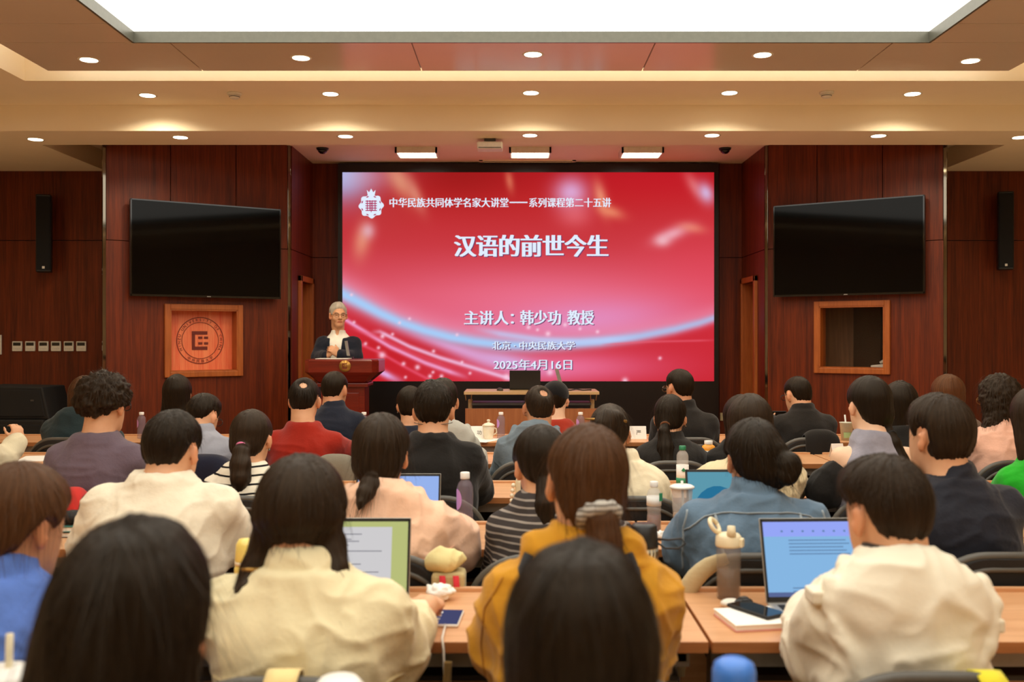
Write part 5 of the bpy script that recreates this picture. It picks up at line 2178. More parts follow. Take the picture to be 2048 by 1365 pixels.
# ---- third row
sit('man in a loose cream sweatshirt with short black hair in the third row', 328, 3.23, 822, 'of the man in the cream sweatshirt', hpx=339, yaw=-14, pitch=14, res=RB, sw=.262, bulk=.05, lean=.12, neck=.205,
    wear=dict(name='sweatshirt', mat=cream, g=.032, fold=.012, puff=.03, collar='crew', lo=-.12), el={-1: (-.30, .10, .80), 1: (.28, .16, .84)}, wr={-1: (-.20, .36, .79)},
    hair=dict(line='short', pad=.020, col='black', res=.006, strands=500, slen=.03, swild=.006, clump=.004))


def b2_extras(P):
    nb = P['nb']
    seam(P, [(-.20, nb[2] - .17), (-.1, nb[2] - .19), (.0, nb[2] - .2), (.12, nb[2] - .19), (.2, nb[2] - .17)], .0035, fabric('peach_seam', (224, 164, 130)))


sit('woman in a peach hooded jacket with dark hair in a short low ponytail', 792, 3.23, 828, 'of the woman in the peach jacket', chair_px=772, hpx=760, yaw=-7, pitch=10, res=RB, sw=.232, lean=.11, neck=.250, hairpad=.020,
    wear=dict(name='jacket', mat=peach, collar='hood', g=.032, fold=.017, puff=.028), el={1: (.272, .16, .80), -1: (-.20, .16, .82)}, wr={1: (.17, .36, .80)},
    hair=dict(line='tied', pad=.022, col='dark', res=.006, strands=500, swild=.004,
              extra=[(s_ell((0, -.05, -.04), (.075, .06, .065)), .03)] + ponytail([(.0, -.09, -.070), (.002, -.128, -.100), (-.006, -.160, -.128), (-.012, -.182, -.155), (-.016, -.190, -.175)], [.026, .032, .026, .014, .005])),
    extras=[b2_extras])
sit('woman in a dark striped top behind the mustard jacket, hair tied back over one shoulder', 1085, 3.23, 850, 'of the woman in the dark striped top', hpx=1088, yaw=18, pitch=16, res=RB, sw=.19, lean=.12, neck=.225,
    wear=dict(name='striped_top', mat=striped_d, g=.018), wr={1: (.30, .44, .785)}, el={1: (.24, .2, .82)},
    hair=dict(line='tied', pad=.018, col='black', extra=ponytail([(-.02, -.09, -.07), (-.03, -.11, -.14), (-.035, -.10, -.24), (-.03, -.09, -.30)], [.03, .034, .034, .014])))


def b4_extras(P):
    nb = P['nb']
    seam(P, [(-.225, nb[2] - .125), (-.17, nb[2] - .075), (-.10, nb[2] - .060), (.0, nb[2] - .058), (.10, nb[2] - .060), (.17, nb[2] - .075), (.225, nb[2] - .125)], .005, seam_denim)
    for s in (-1, 1):
        seam(P, [(s * .135, nb[2] - .065), (s * .122, nb[2] - .18), (s * .10, nb[2] - .30), (s * .09, nb[2] - .42)], .005, seam_denim)
        seam(P, [(s * .215, nb[2] - .06), (s * .228, nb[2] - .12), (s * .226, nb[2] - .20), (s * .218, nb[2] - .27)], .004, seam_denim)


sit('woman in a blue denim jacket with a black side bun', 1495, 3.23, 838, 'of the woman in the denim jacket', chair_px=1490, hpx=1510, yaw=10, pitch=8, res=RB, sw=.252, bulk=.03, lean=.10, neck=.225, hairpad=.018,
    skin='skin_tan', wear=dict(name='denim_jacket', mat=denim, collar='shirt', g=.028, fold=.012, puff=.02), el={-1: (-.27, .15, .80)},
    hair=dict(line='tied', pad=.020, col='black', res=.006, strands=600, slen=.05, swild=.007, nape=-.01,
              extra=[(s_ell((.03, -.075, -.03), (.065, .05, .07)), .03), (s_ell((.066, -.130, -.022), (.042, .036, .046)), .004), (s_ell((.056, -.132, -.052), (.036, .028, .034)), .006), (s_ell((.045, -.10, .03), (.03, .03, .03)), .02)]),
    extras=[b4_extras, tie((.045, -.103, -.02), .030, .005, fabric('brown_hair_tie', (116, 70, 40)), (70, 20))])
sit('man in a navy jacket with thick dark hair looking aside in the third row', 1910, 3.23, 790, 'of the man in the navy jacket', chair_px=1950, hpx=1880, yaw=30, pitch=4, res=RB, sw=.236, bulk=.02, lean=.09, neck=.255, hairpad=.024,
    wear=dict(name='jacket', mat=navy, collar='shirt', g=.024, fold=.012), hair=dict(line='short', pad=.026, col='dark', res=.006, strands=400, slen=.04, swild=.003, clump=.004, extra=[(s_ell((0, -.045, -.03), (.076, .062, .055)), .03)]))

# ---- fourth row
sit('man in a mauve sweater with bushy curly hair', 196, 4.28, 742, 'of the man in the mauve sweater', hpx=207, yaw=-16, pitch=4, res=RC, sw=.222, lean=.08, neck=.275, hairpad=.040,
    wear=dict(name='sweater', mat=purple, g=.028, fold=.009, puff=.016), hair=dict(line='short', pad=.032, col='dark', curl=.012, clump=.008, nape=.01, strands=1400, slen=.03, swild=.014, extra=[(s_ell((0, -.02, .05), (.108, .118, .088)), .03)]),
    extras=[lambda P: glasses(P)])
sit('woman in a white top with black stripes and a pink hair tie', 494, 4.28, 818, 'of the woman in the striped white top', hpx=500, yaw=-8, pitch=12, res=RC, sw=.192, lean=.09, neck=.238,
    wear=dict(name='striped_top', mat=stripew, g=.022), hair=dict(line='tied', pad=.014, col='dark', extra=[(s_ell((0, -.06, -.04), (.06, .05, .06)), .03)] + ponytail([(.002, -.10, -.030), (.012, -.13, -.065), (.018, -.14, -.12), (.024, -.145, -.18), (.026, -.15, -.225)], [.018, .034, .044, .042, .016])),
    extras=[tie((.004, -.108, -.040), .021, .007, fabric('pink_hair_tie', (226, 120, 160)), (40, 0)), earring(1)])


def mask_strap(P):
    R, o = P['R'], P['hc']
    pts = [Vector(o + R @ np.array([(.082 if abs(a) > 1.4 else .080) * math.sin(a), -.012 - .076 * math.cos(a), -.048 - .010 * math.cos(a)])) for a in np.linspace(-1.6, 1.6, 25)]
    MB().tube(pts, .003, 6, flat=.5).to('mask_strap', MATS['rubber_grey'], P['root'])


sit('man in a plain black sweater with a mask strap round his head', 868, 4.28, 762, 'of the man in the black sweater', hpx=867, yaw=0, pitch=6, res=RC, sw=.232, bulk=.03, lean=.09, neck=.228,
    wear=dict(name='sweater', mat=black, g=.024, fold=.008), el={1: (.255, .29, .80)}, wr={1: (.12, .42, .80)},
    hair=dict(line='short', pad=.020, col='black', strands=500, slen=.03, swild=.008, clump=.005, crown=(0, -.06, .03)), extras=[mask_strap])


def clip(P):
    R, o = P['R'], P['hc']
    for s, a, b_ in ((-1, (-.105, -.075, .055), (-.035, -.105, .050)), (1, (.030, -.105, .048), (.075, -.085, .045))):
        MB().tube([Vector(o + R @ np.array(a)), Vector(o + R @ np.array(b_))], [.004, .007], 8).to('hair_clip', MATS['gold_brass'], P['hair'])


sit('woman in a cream coat with hair pinned up by a golden clip', 1262, 4.28, 806, 'of the woman in the cream coat', hpx=1218, yaw=-8, pitch=14, res=RC, sw=.21, lean=.10, neck=.24,
    wear=dict(name='coat', mat=fabric('cream_coat_cloth', (236, 220, 186)), collar='shirt', g=.028, fold=.012, puff=.012),
    hair=dict(line='tied', pad=.014, col='dark', extra=[(s_ell((0, -.085, .04), (.06, .045, .055)), .02), (s_ell((.03, -.10, .06), (.03, .03, .03)), .01), (s_ell((-.03, -.105, .03), (.03, .03, .035)), .01)], strands=300, swild=.010), extras=[clip])
sit('woman in a beige blouse with brown hair, half hidden behind the denim jacket', 1508, 4.28, 788, 'of the woman in the beige blouse', hpx=1503, yaw=16, pitch=10, res=RC, sw=.225, lean=.10, neck=.25,
    wear=dict(name='blouse', mat=beigeb, g=.024, fold=.014, puff=.02, collar='crew'), el={1: (.26, .22, .84), -1: (-.24, .2, .84)},
    hair=dict(line='bob', pad=.016, col='dark', hang=long_hair([(-.17, 0, -.06, .085, .05), (-.10, 0, -.045, .094, .07), (0, 0, -.02, .09, .09)])))
def sleeves(P):
    """black off-shoulder sleeves hanging on the upper arms"""
    sh = P['nb']
    for s, e_, w_ in ((-1, (-.20, .05, .84), (-.13, .30, .795)), (1, (.21, .12, .84), (.13, .42, .795))):
        a = np.array([s * (P['sw'] - .045), .040, P['nb'][2] - .200])
        S = make_soft([(s_cap(a, e_, .070, .080), .03), (s_cap(e_, np.array(w_) * .9 + np.array(e_) * .1, .080, .050), .03), (s_cap(a + np.array([0, 0, .0]), a + np.array([s * .01, .01, -.03]), .076, .078), .01)], .009)
        v, q = S.mesh(2)
        v = folds(v, normals(v, q), .012, s * 3.0)
        put('off_shoulder_sleeve', raw_mesh('off_shoulder_sleeve', v, q), black, P['root'])


sit('woman with bare shoulders in a grey sleeveless top and a sleek black ponytail', 1738, 4.28, 752, 'of the woman in the grey sleeveless top', hpx=1740, yaw=14, pitch=6, res=RC, sw=.205, lean=.09, neck=.24, skin='skin_pale',
    wear=dict(name='sleeveless_top', mat=greyvest, sleeve=0, g=.012, collar='crew', fold=.006),
    el={-1: (-.20, .05, .84), 1: (.21, .12, .84)}, wr={-1: (-.13, .38, .795)},
    hair=dict(line='tied', pad=.016, col='black', clump=.0015, extra=[(s_ell((.01, -.055, -.05), (.066, .055, .065)), .03)] + ponytail([(.03, -.085, -.105), (.045, -.115, -.16), (.055, -.115, -.24), (.055, -.105, -.32)], [.024, .024, .044, .034])),
    extras=[sleeves, tie((.037, -.098, -.130), .023, .006, MATS['black_matte'], (60, 0))])
sit('woman in a bright green knit top at the picture edge', 2082, 4.28, 776, 'of the woman in the green top', hpx=2074, yaw=10, res=RC, sw=.215, lean=.09, neck=.30,
    wear=dict(name='knit_top', mat=green, g=.026, fold=.010), hair=dict(line='bob', pad=.020, col='dark', hang=long_hair([(-.24, 0, -.06, .09, .05), (-.12, 0, -.045, .10, .07), (0, 0, -.02, .094, .09)])))

# ---- fifth row
sit('man in a grey shirt with short shaved sides looking down', 412, 5.42, 783, 'of the man in the grey shirt', hpx=397, yaw=-24, pitch=24, res=RD, sw=.215, lean=.12, neck=.215,
    wear=dict(name='shirt', mat=greysh, collar='shirt', g=.022, fold=.012), hair=dict(line='short', pad=.010, col='black', nape=.03, extra=[(s_ell((0, .0, .075), (.070, .085, .060)), .02)], strands=300, slen=.03, swild=.01),
    extras=[lambda P: glasses(P)])


def bald(P):
    pass


sit('man in a dark red sweater with a thinning crown', 615, 5.42, 755, 'of the man in the red sweater', hpx=608, yaw=-4, pitch=8, res=.008, sw=.228, bulk=.02, lean=.09, neck=.252, hairpad=.012,
    wear=dict(name='sweater', mat=red, g=.022, fold=.008), el={1: (.27, .18, .84)},
    hair=dict(line='short', pad=.011, col='black', clump=.002, strands=900, slen=.06, swild=.002, cuts=[s_ell((.016, -.094, .088), (.022, .018, .022))]))
sit('man in a grey blue hooded top with thin cropped hair', 1062, 5.42, 770, 'of the man in the grey blue hooded top', hpx=1079, yaw=10, pitch=4, res=.008, sw=.222, lean=.09, neck=.236, hairpad=.012, skin='skin_tan',
    wear=dict(name='hooded_top', mat=greyhood, collar='hood', g=.024, fold=.012), hair=dict(line='short', pad=.009, col='dark', clump=.002, strands=900, slen=.05, swild=.002, cuts=[s_ell((.014, -.090, .090), (.022, .018, .022))]))
sit('woman in a dark blazer with a long low ponytail in the fifth row', 1338, 5.42, 788, 'of the woman in the dark blazer', hpx=1338, yaw=-14, pitch=14, res=RD, sw=.205, lean=.10, neck=.235,
    wear=dict(name='blazer', mat=blackj, collar='shirt', g=.022, fold=.008), hair=dict(line='tied', pad=.016, col='black', strands=400, swild=.008,
    extra=[(s_ell((-.01, -.06, -.03), (.06, .05, .06)), .03)] + ponytail([(-.015, -.10, -.045), (-.02, -.125, -.09), (-.01, -.125, -.18), (.0, -.12, -.27), (.01, -.11, -.33)], [.022, .030, .045, .050, .02])), extras=[earring(1), tie((-.016, -.108, -.058), .024, .006, fabric('brown_hair_tie', (116, 70, 40)), (50, 0))])
sit('woman in black with black hair behind the beige blouse', 1470, 5.42, 790, 'of the woman in black behind the beige blouse', hpx=1484, yaw=12, pitch=10, res=RD, sw=.20, lean=.09, neck=.25,
    wear=dict(name='sweater', mat=black, g=.022), hair=dict(line='bob', pad=.016, col='black', hang=long_hair([(-.22, 0, -.06, .08, .05), (-.10, 0, -.045, .09, .07), (0, 0, -.02, .088, .09)])))
sit('woman with long loose black hair beside the sleek ponytail woman', 1800, 5.42, 762, 'of the woman with long loose black hair', yaw=4, pitch=6, res=RD, sw=.20, lean=.09, neck=.25,
    wear=dict(name='sweater', mat=black, g=.022), hair=dict(line='bob', pad=.014, col='black', hang=long_hair([(-.42, 0, -.09, .085, .05), (-.25, 0, -.075, .092, .05), (-.10, 0, -.045, .088, .07), (0, 0, -.02, .084, .09)])))
sit('woman in a pink blouse with dark curly hair', 1998, 5.42, 748, 'of the woman in the pink blouse', hpx=2003, yaw=26, pitch=8, res=RD, sw=.215, lean=.09, neck=.262, hairpad=.024, skin='skin_pale',
    wear=dict(name='blouse', mat=pinkb, collar='shirt', g=.024, fold=.014, puff=.014), extras=[lambda P: glasses(P, 'gold_brass', .0018)],
    hair=dict(line='bob', pad=.022, col='dark', curl=.008, clump=.006, strands=900, swild=.016, slen=.08,
              hang=long_hair([(-.22, -.04, -.07, .05, .04), (-.16, -.03, -.065, .085, .055), (-.08, 0, -.045, .10, .075), (0, 0, -.02, .095, .095)])))
sit('person in a cream sleeve raising a hand at the picture edge', -62, 5.42, 782, 'of the person raising a hand at the picture edge', hpx=-66, res=RD, sw=.21, lean=.10, yaw=-10,
    wear=dict(name='cardigan', mat=fabric('cream_cardigan', (220, 208, 176)), g=.028, fold=.012), el={1: (.215, .16, .80)}, wr={1: (.165, .30, .895)}, hand={1: ((-.1, .25, 1), (.75, -.6, .2), 40)}, hair=dict(line='bob', pad=.016, col='black'))

# ---- front row
sit('woman with long straight black hair in the front row below the emblem panel', 355, 6.60, 749, 'of the long haired woman in the front row', pitch=4, res=RE, sw=.20, lean=.08, neck=.25,
    wear=dict(name='sweater', mat=black, g=.022), hair=dict(line='bob', pad=.014, col='black', hang=long_hair([(-.36, -.01, -.08, .115, .05), (-.22, 0, -.07, .106, .05), (-.10, 0, -.045, .094, .07), (0, 0, -.02, .084, .09)])))
sit('person in a dark teal hooded top mostly behind the curly haired man', 152, 6.60, 752, 'of the person in the teal hooded top', hpx=168, yaw=-10, pitch=10, res=RE, sw=.235, lean=.09, neck=.25, hairpad=.02,
    wear=dict(name='hooded_top', mat=teal, collar='hood', g=.028), hair=dict(line='bob', pad=.020, col='brown', hang=long_hair([(-.15, 0, -.06, .09, .05), (-.08, 0, -.045, .10, .07), (0, 0, -.02, .094, .09)])))
sit('man in a dark navy jacket with cropped hair in front of the podium', 672, 6.60, 741, 'of the man in the dark navy jacket', hpx=667, yaw=-20, pitch=10, res=RE, sw=.225, bulk=.02, lean=.09, neck=.235, skin='skin_tan',
    wear=dict(name='jacket', mat=navysuit, collar='shirt', g=.022), hair=dict(line='short', pad=.011, col='black'))
sit('woman in navy with an earring, half hidden by the man in the black sweater', 812, 6.60, 772, 'of the woman in navy with an earring', hpx=822, yaw=20, pitch=8, res=RE, sw=.20, lean=.09, neck=.27,
    wear=dict(name='jacket', mat=navysuit, g=.022), hair=dict(line='bob', pad=.016, col='black'), extras=[earring(-1)])
sit('person in a light grey top behind the man in the black sweater', 906, 5.50, 757, 'of the person in the light grey top', hpx=886, pitch=6, res=RE, sw=.185, lean=.09, neck=.27,
    wear=dict(name='hooded_top', mat=lightgrey, collar='hood', g=.024), hair=dict(line='short', pad=.018, col='black'))


def cap_brim(P):
    R, o = P['R'], P['hc']
    S = make_soft([(s_xf(s_ell((0, -.012, .045), (.092, .112, .092)), R, o), .01)], .008)
    S.keep(lambda x, y, z: (o[2] + .012) - z + 0 * x + 0 * y)
    v, q = S.mesh(2)
    put('cap', raw_mesh('cap', v, q), fabric('black_cap', (20, 18, 18)), P['root'])
    b = MB(Matrix.Translation(Vector(o)) @ Matrix([list(r) for r in R]).to_4x4())
    b.prism([(.085 * math.cos(a), .075 + .085 * math.sin(a)) for a in np.linspace(0, PI, 14)], 'Z', .020, .028)
    b.to('cap_brim', MATS['black_cap'], P['root'])


sit('person in a black cap and red top at the front beside the stage laptop', 1118, 6.60, 762, 'of the person in the black cap', hpx=1110, yaw=-10, pitch=4, res=RE, sw=.195, lean=.09, neck=.262, skin='skin_pale',
    wear=dict(name='sweater', mat=fabric('brick_red_knit', (156, 48, 30)), g=.022), hair=dict(line='short', pad=.012, col='black'), extras=[cap_brim])
sit('man in a black jacket with glasses turned aside in the front row', 1374, 6.60, 738, 'of the man with glasses in the front row', hpx=1361, yaw=34, pitch=4, res=RE, sw=.232, lean=.09, neck=.258, skin='skin_tan',
    wear=dict(name='jacket', mat=blackj, collar='high', g=.024), hair=dict(line='short', pad=.014, col='black'), extras=[lambda P: glasses(P, 'chrome', .003)])
sit('man in a black suit with cropped hair looking down at a phone', 1606, 6.60, 750, 'of the man in the black suit', hpx=1600, yaw=26, pitch=14, res=RE, sw=.225, lean=.10, neck=.222, skin='skin',
    wear=dict(name='suit_jacket', mat=blackj, collar='shirt', g=.022), el={-1: (-.22, .12, .86)}, wr={-1: (-.19, .32, .93)}, hand={-1: ((.1, .8, .5), (-.2, -.4, .8), 40)}, hair=dict(line='short', pad=.009, col='black'), extras=[lambda P: glasses(P)])
sit('woman with reddish brown hair in the front row beyond the window side', 1902, 6.60, 750, 'of the woman with reddish brown hair', hpx=1898, yaw=30, pitch=6, res=RE, sw=.20, lean=.09, neck=.25, skin='skin_pale',
    wear=dict(name='sweater', mat=fabric('grey_brown_knit', (120, 100, 86)), g=.022), hair=dict(line='bob', pad=.018, col='chestnut', hang=long_hair([(-.22, 0, -.06, .085, .05), (-.10, 0, -.045, .095, .07), (0, 0, -.02, .09, .09)])), extras=[lambda P: glasses(P)])


# ---- the speaker behind the podium
def suit(P):
    nb, root = P['nb'], P['root']
    # white shirt front in the open jacket, collar, lapels
    S = make_soft([(torso_loft(P, .012), .02), (s_loft([(nb[2] - .05, nb[0], nb[1], .095, .088), (nb[2] - .005, nb[0], nb[1] + .004, .076, .074), (nb[2] + .026, nb[0], nb[1] + .010, .066, .068)]), .008)], .008)
    S.cut(s_ell((nb[0], nb[1] + .085, nb[2] + .02), (.020, .06, .050)), .006)
    v, q = S.mesh(2)
    put('shirt', raw_mesh('shirt', v, q), whitesh, root)
    for k in range(5):
        MB().ball((0, P['ys'] + .137 - .012 * k, nb[2] - .13 - .085 * k), (.006, .004, .006), 8, 6).to('button', MATS['white_plastic'], root)


def vcut(P):
    nb = P['nb']
    lo, hi = np.array([-.13, .02, .9]), np.array([.13, .40, nb[2] + .12])

    def f(x, y, z):
        t = np.clip((nb[2] + .02 - z) / .62, 0, 1)
        return np.maximum(np.abs(x - .005) - (.046 * (1 - t) + .022), .035 - y + 0 * x)
    return lo, hi, f


d = 9.62
person('standing speaker with grey hair and glasses in a dark suit behind the podium', 674, d, Z_at(605, d), loc=(X_at(676, d), d + .0, .2), floor=.2, rz=PI, yaw=20, pitch=2, lean=.02, sw=.232, res=.006, neck=.300, hairpad=.012, stand=True, face=True, skin='skin',
       wear=dict(name='suit_jacket', mat=navysuit, collar='', g=.026, fold=.007, cuts=[vcut], top=.95), el={-1: (-.178, .05, 1.10), 1: (.178, .05, 1.10)},
       wr={-1: (-.055, .28, 1.125), 1: (.055, .27, 1.115)}, hand={-1: ((.55, .25, .65), (-.6, .75, .2), 35), 1: ((-.55, .25, .65), (.6, .75, .2), 35)},
       hair=dict(line='short', pad=.016, col='grey', clump=.005, fade=.03, res=.005, nape=.02, strands=500, slen=.02, swild=.004), trousers=(30, 34, 46), extras=[suit, lambda P: glasses(P, 'black_plastic', .0016)])


# ------------------------------------------------------------------ things on the desks
clear('clear_plastic', (225, 222, 218), .05, 1.4, .30)
clear('lilac_plastic', (150, 138, 152), .06, 1.4, .36)
clear('smoke_plastic', (170, 156, 142), .08, 1.4, .30)
clear('water', (210, 205, 200), .02, 1.33, .30)
clear('milk_tea', (206, 178, 146), .3, 1.33, .92)
clear('black_tea', (110, 40, 18), .1, 1.33, .9)
clear('cola_drink', (88, 66, 50), .1, 1.33, .88)
plain('cap_white', (240, 236, 228), .4)
plain('cap_green', (36, 122, 84), .4)
plain('label_green', (40, 140, 96), .5)
plain('label_white', (240, 240, 234), .6)
plain('label_lilac', (200, 150, 220), .5)
plain('label_violet', (112, 84, 176), .5)
plain('juice_orange', (240, 160, 40), .35)
plain('yellow_enamel', (240, 214, 110), .35, coat=.3)
plain('blue_cap', (70, 130, 220), .35)
plain('porcelain', (240, 228, 200), .2, spec=.6)
plain('cream_plastic', (236, 222, 186), .45)


def lathe_thing(root, name, prof, mat, n=28, c=(0, 0, 0)):
    return MB().lathe(prof, c, n).to(name, mat, root)


def water_bottle(px, d, z, label, h=.235, r=.031, body='lilac_plastic', cap='cap_white', lab='label_lilac', band=None, fill=None, group=None, oval=False):
    e = empty('drink_bottle', (X_at(px, d), d, z), .4, label, 'bottle', group)
    k = h / .235
    lathe_thing(e, 'bottle_body', [(0, .002), (r * .9, 0), (r, .006 * k), (r, .080 * k), (r * .93, .095 * k), (r, .110 * k), (r, .178 * k), (r * .8, .195 * k), (r * .46, .207 * k), (r * .42, .215 * k), (0, .215 * k)], MATS[body])
    lathe_thing(e, 'cap', [(0, .210 * k), (r * .56, .210 * k), (r * .58, .214 * k), (r * .58, .233 * k), (r * .50, .235 * k), (0, .235 * k)], MATS[cap])
    if band:
        z0, z1, m = band
        lathe_thing(e, 'label_band', [(r + .0006, z0 * k), (r + .0012, z0 * k), (r + .0012, z1 * k), (r + .0006, z1 * k)], MATS[m])
    if oval:
        b = MB()
        pts = [[(math.sin(-1.5 + a) * (r + .0012), -math.cos(-1.5 + a) * (r + .0012), .135 * k + t * .040 * k) for a in np.linspace(-.75, .75, 11) * math.sqrt(max(0, 1 - t * t))] for t in np.linspace(-.99, .99, 11)]
        b.sheet(pts)
        b.to('oval_label', MATS[lab], e)
    if fill:
        lathe_thing(e, 'drink', [(0, .003), (r * .93, .003), (r * .93, fill[0] * k), (0, fill[0] * k)], MATS[fill[1]])
    return e


TOP = LEVEL
# nearest row
e = empty('bubble_tea_cup', (X_at(12, 1.56), 1.56, TOP), 0, 'white lidded drink cup with a pale straw in the near corner beside the blue shirt', 'cup')
lathe_thing(e, 'cup_body', [(0, .001), (.030, .0), (.042, .20), (0, .20)], MATS['cap_white'])
lathe_thing(e, 'lid', [(0, .222), (.030, .222), (.036, .214), (.040, .214), (.0445, .205), (.0445, .196), (0, .196)], MATS['cap_white'])
MB().tube([(.0, .0, .05), (.006, .0, .275)], .006).to('straw', MATS['cream_plastic'], e)
e = empty('sports_bottle', (X_at(1468, 1.56), 1.56, TOP), 0, 'sports bottle with a rounded bright blue cap in the near foreground', 'bottle')
lathe_thing(e, 'bottle_body', [(0, .001), (.032, .0), (.034, .01), (.034, .17), (.030, .185), (0, .185)], MATS['smoke_plastic'])
lathe_thing(e, 'cap', [(0, .180), (.0335, .180), (.0345, .186), (.0345, .215), (.031, .228), (.020, .235), (0, .237)], MATS['blue_cap'])
e = empty('paper_cup', (X_at(678, 1.60), 1.60, TOP), 0, 'white lidded cup just in view behind the chair of the cream jacket', 'cup')
lathe_thing(e, 'cup_body', [(0, .001), (.028, .0), (.038, .17), (0, .17)], MATS['cap_white'])
lathe_thing(e, 'lid', [(0, .190), (.030, .190), (.041, .178), (.041, .168), (0, .168)], MATS['cap_white'])

# second row
e = empty('thermos', (X_at(492, 2.80), 2.80, TOP), 0, 'yellow thermos bottle standing behind the cream twill jacket', 'thermos')
lathe_thing(e, 'body', [(0, .001), (.030, 0), (.033, .008), (.033, .085), (.029, .100), (0, .100)], MATS['yellow_enamel'])
lathe_thing(e, 'collar', [(.029, .098), (.0315, .098), (.0315, .108), (.029, .108)], MATS['cream_plastic'])
lathe_thing(e, 'cup_lid', [(0, .106), (.030, .106), (.031, .112), (.028, .155), (.020, .170), (0, .173)], MATS['yellow_enamel'])


def doc_green(M, w, h, scr, m):
    x0, x1 = -w / 2 + m, w / 2 - m
    b = MB(M).box((x0 + .10, -.0018, .026), (x1 - .045, -.0010, h - .026))
    b.to('document_page', glow('page_glow', (206, 204, 206), 1.0), scr)
    b = MB(M)
    ys = [.88, .80, .77, .71, .62, .53, .42, .30]
    ws = [.5, .3, .45, .25, .9, .2, .5, .85]
    for y, q in zip(ys, ws):
        zz = .026 + (h - .052) * y
        b.box((x0 + .112, -.0022, zz), (x0 + .112 + q * (x1 - x0 - .17), -.0017, zz + .0030))
    b.to('text_lines', glow('text_grey', (140, 138, 146), 1.0), scr)
    MB(M).box((x0, -.0016, .026), (x0 + .10, -.0010, h - .02)).to('side_pane', glow('pane_glow', (196, 194, 200), 1.0), scr)
    MB(M).box((x1 - .030, -.0016, .022), (x1 - .010, -.0010, .030)).to('status_mark', glow('mark_blue', (120, 170, 200), 1.0), scr)


def doc_blue(M, w, h, scr, m):
    x0, x1 = -w / 2 + m, w / 2 - m
    MB(M).box((x0, -.0016, h - .052), (x1, -.0010, h - m)).to('tool_bar', glow('bar_glow', (150, 166, 246), 1.0), scr)
    b = MB(M)
    for k in range(9):
        if k == 5:
            b.to('text_lines', glow('text_blue', (96, 128, 168), 1.0), scr)
            b = MB(M)
        zz = h - .064 - .0095 * k if k < 5 else .040 - .009 * (k - 5)
        b.box((x0 + .070, -.0016, zz), (x1 - .085 + .01 * math.sin(k * 2.1), -.0011, zz + .0028))
    b.to('text_lines', glow('text_blue', (96, 128, 168), 1.0), scr)
    b = MB(M)
    for k in range(7):
        b.box((x0 + .05 + k * .03, -.0022, h - .040), (x0 + .056 + k * .03, -.0017, h - .035))
    b.to('tool_icons', MATS['text_blue'], scr)
    MB(M).prism([(x1 - .05, .030), (x1, .095), (x1, .03)], 'Y', -.0017, -.0011).to('page_corner', glow('corner_glow', (60, 140, 220), 1.0), scr)
    MB(M).box((x0, -.0016, .018), (x1, -.0010, .030)).to('task_bar', glow('task_glow', (90, 104, 150), 1.0), scr)


laptop(0, 2.71, TOP, 'open laptop with a grey document on green before the cream twill jacket', w=.33, hh=.232, tilt=14, screen=glow('screen_green', (184, 190, 122), 1.0), deco=doc_green, x=X_at(820, 2.72) - .167)
laptop(0, 2.70, TOP, 'open silver laptop with a blue text page in front of the ivory hooded jacket', w=.335, hh=.235, tilt=18, screen=glow('screen_blue', (134, 182, 226), 1.0), deco=doc_blue, rz=.04, x=X_at(1522, 2.74) + .172)


def crumple(px, d, z, label, s=.035, name='tissue', h=.5):
    S = Soft((-s * 1.3,) * 3, (s * 1.3,) * 3, s / 9)
    S.add(s_ell((0, 0, s * .35), (s, s * .75, s * h)), .01)
    S.add(s_cap((s * .4, 0, s * .3), (s * .95, s * .2, s * .25), s * .22, s * .14), .01)
    S.add(s_cap((-s * .3, 0, s * .5), (-s * .8, -s * .1, s * .8), s * .22, s * .08), .01)
    V, Q = S.mesh(1)
    N = normals(V, Q)
    V = V + N * (np.abs(vnoise(V / s * 2.6 + px)) * s * .30 - s * .1)[:, None]
    V[:, 2] -= V[:, 2].min()
    return tag(put(name, raw_mesh(name, V, Q), MATS['paper'], None, (X_at(px, d), d, z)), label, 'tissue')


crumple(880, 2.78, TOP, 'crumpled white tissue on the desk beside the typing hand', .042)
crumple(1349, 2.86, TOP, 'small white tissue at the far desk edge beside the mustard sleeve', .018)
e = empty('smartphone', (X_at(897, 2.585), 2.585, TOP), -.06, 'charging smartphone with a dusky blue screen on the desk, white cable plugged in', 'phone')
MB().box((-.034, -.070, 0), (.034, .070, .008), .004).to('case', MATS['white_plastic'], e)
o = MB().box((-.031, -.066, .0078), (.031, .066, .0088)).to('display', glow('phone_blue', (70, 72, 110), 1.0), e)
b = MB()
for k in range(4):
    b.box((-.029, .03 - .03 * k, .0089), (-.020, .045 - .03 * k, .0093))
b.to('clock_digits', MATS['label_white'], o)
x = X_at(897, 2.585)
tag(MB().tube([(x - .003, 2.517, .757), (x - .003, 2.46, .758), (x - .003, 2.405, .757), (x + .002, 2.385, .735), (x + .006, 2.385, .60), (x + .006, 2.39, .35), (x - .02, 2.42, .10), (x - .10, 2.5, .006)], .0028).to('charging_cable', MATS['white_plastic']),
    'white charging cable hanging from the desk edge below the phone', 'cable')
tag(MB().box((-.055, -.0045, -.006), (.055, .0045, .60), .004).to('strap_band', fabric('patterned_strap', (150, 120, 70), noise=.5), None, (X_at(868, 2.37), 2.385, .15), (0, .06, 0)), 'patterned brown strap hanging below the desk beside the charging cable', 'strap')
bpy.data.objects['strap_band'].scale = (.18, 1, .93)

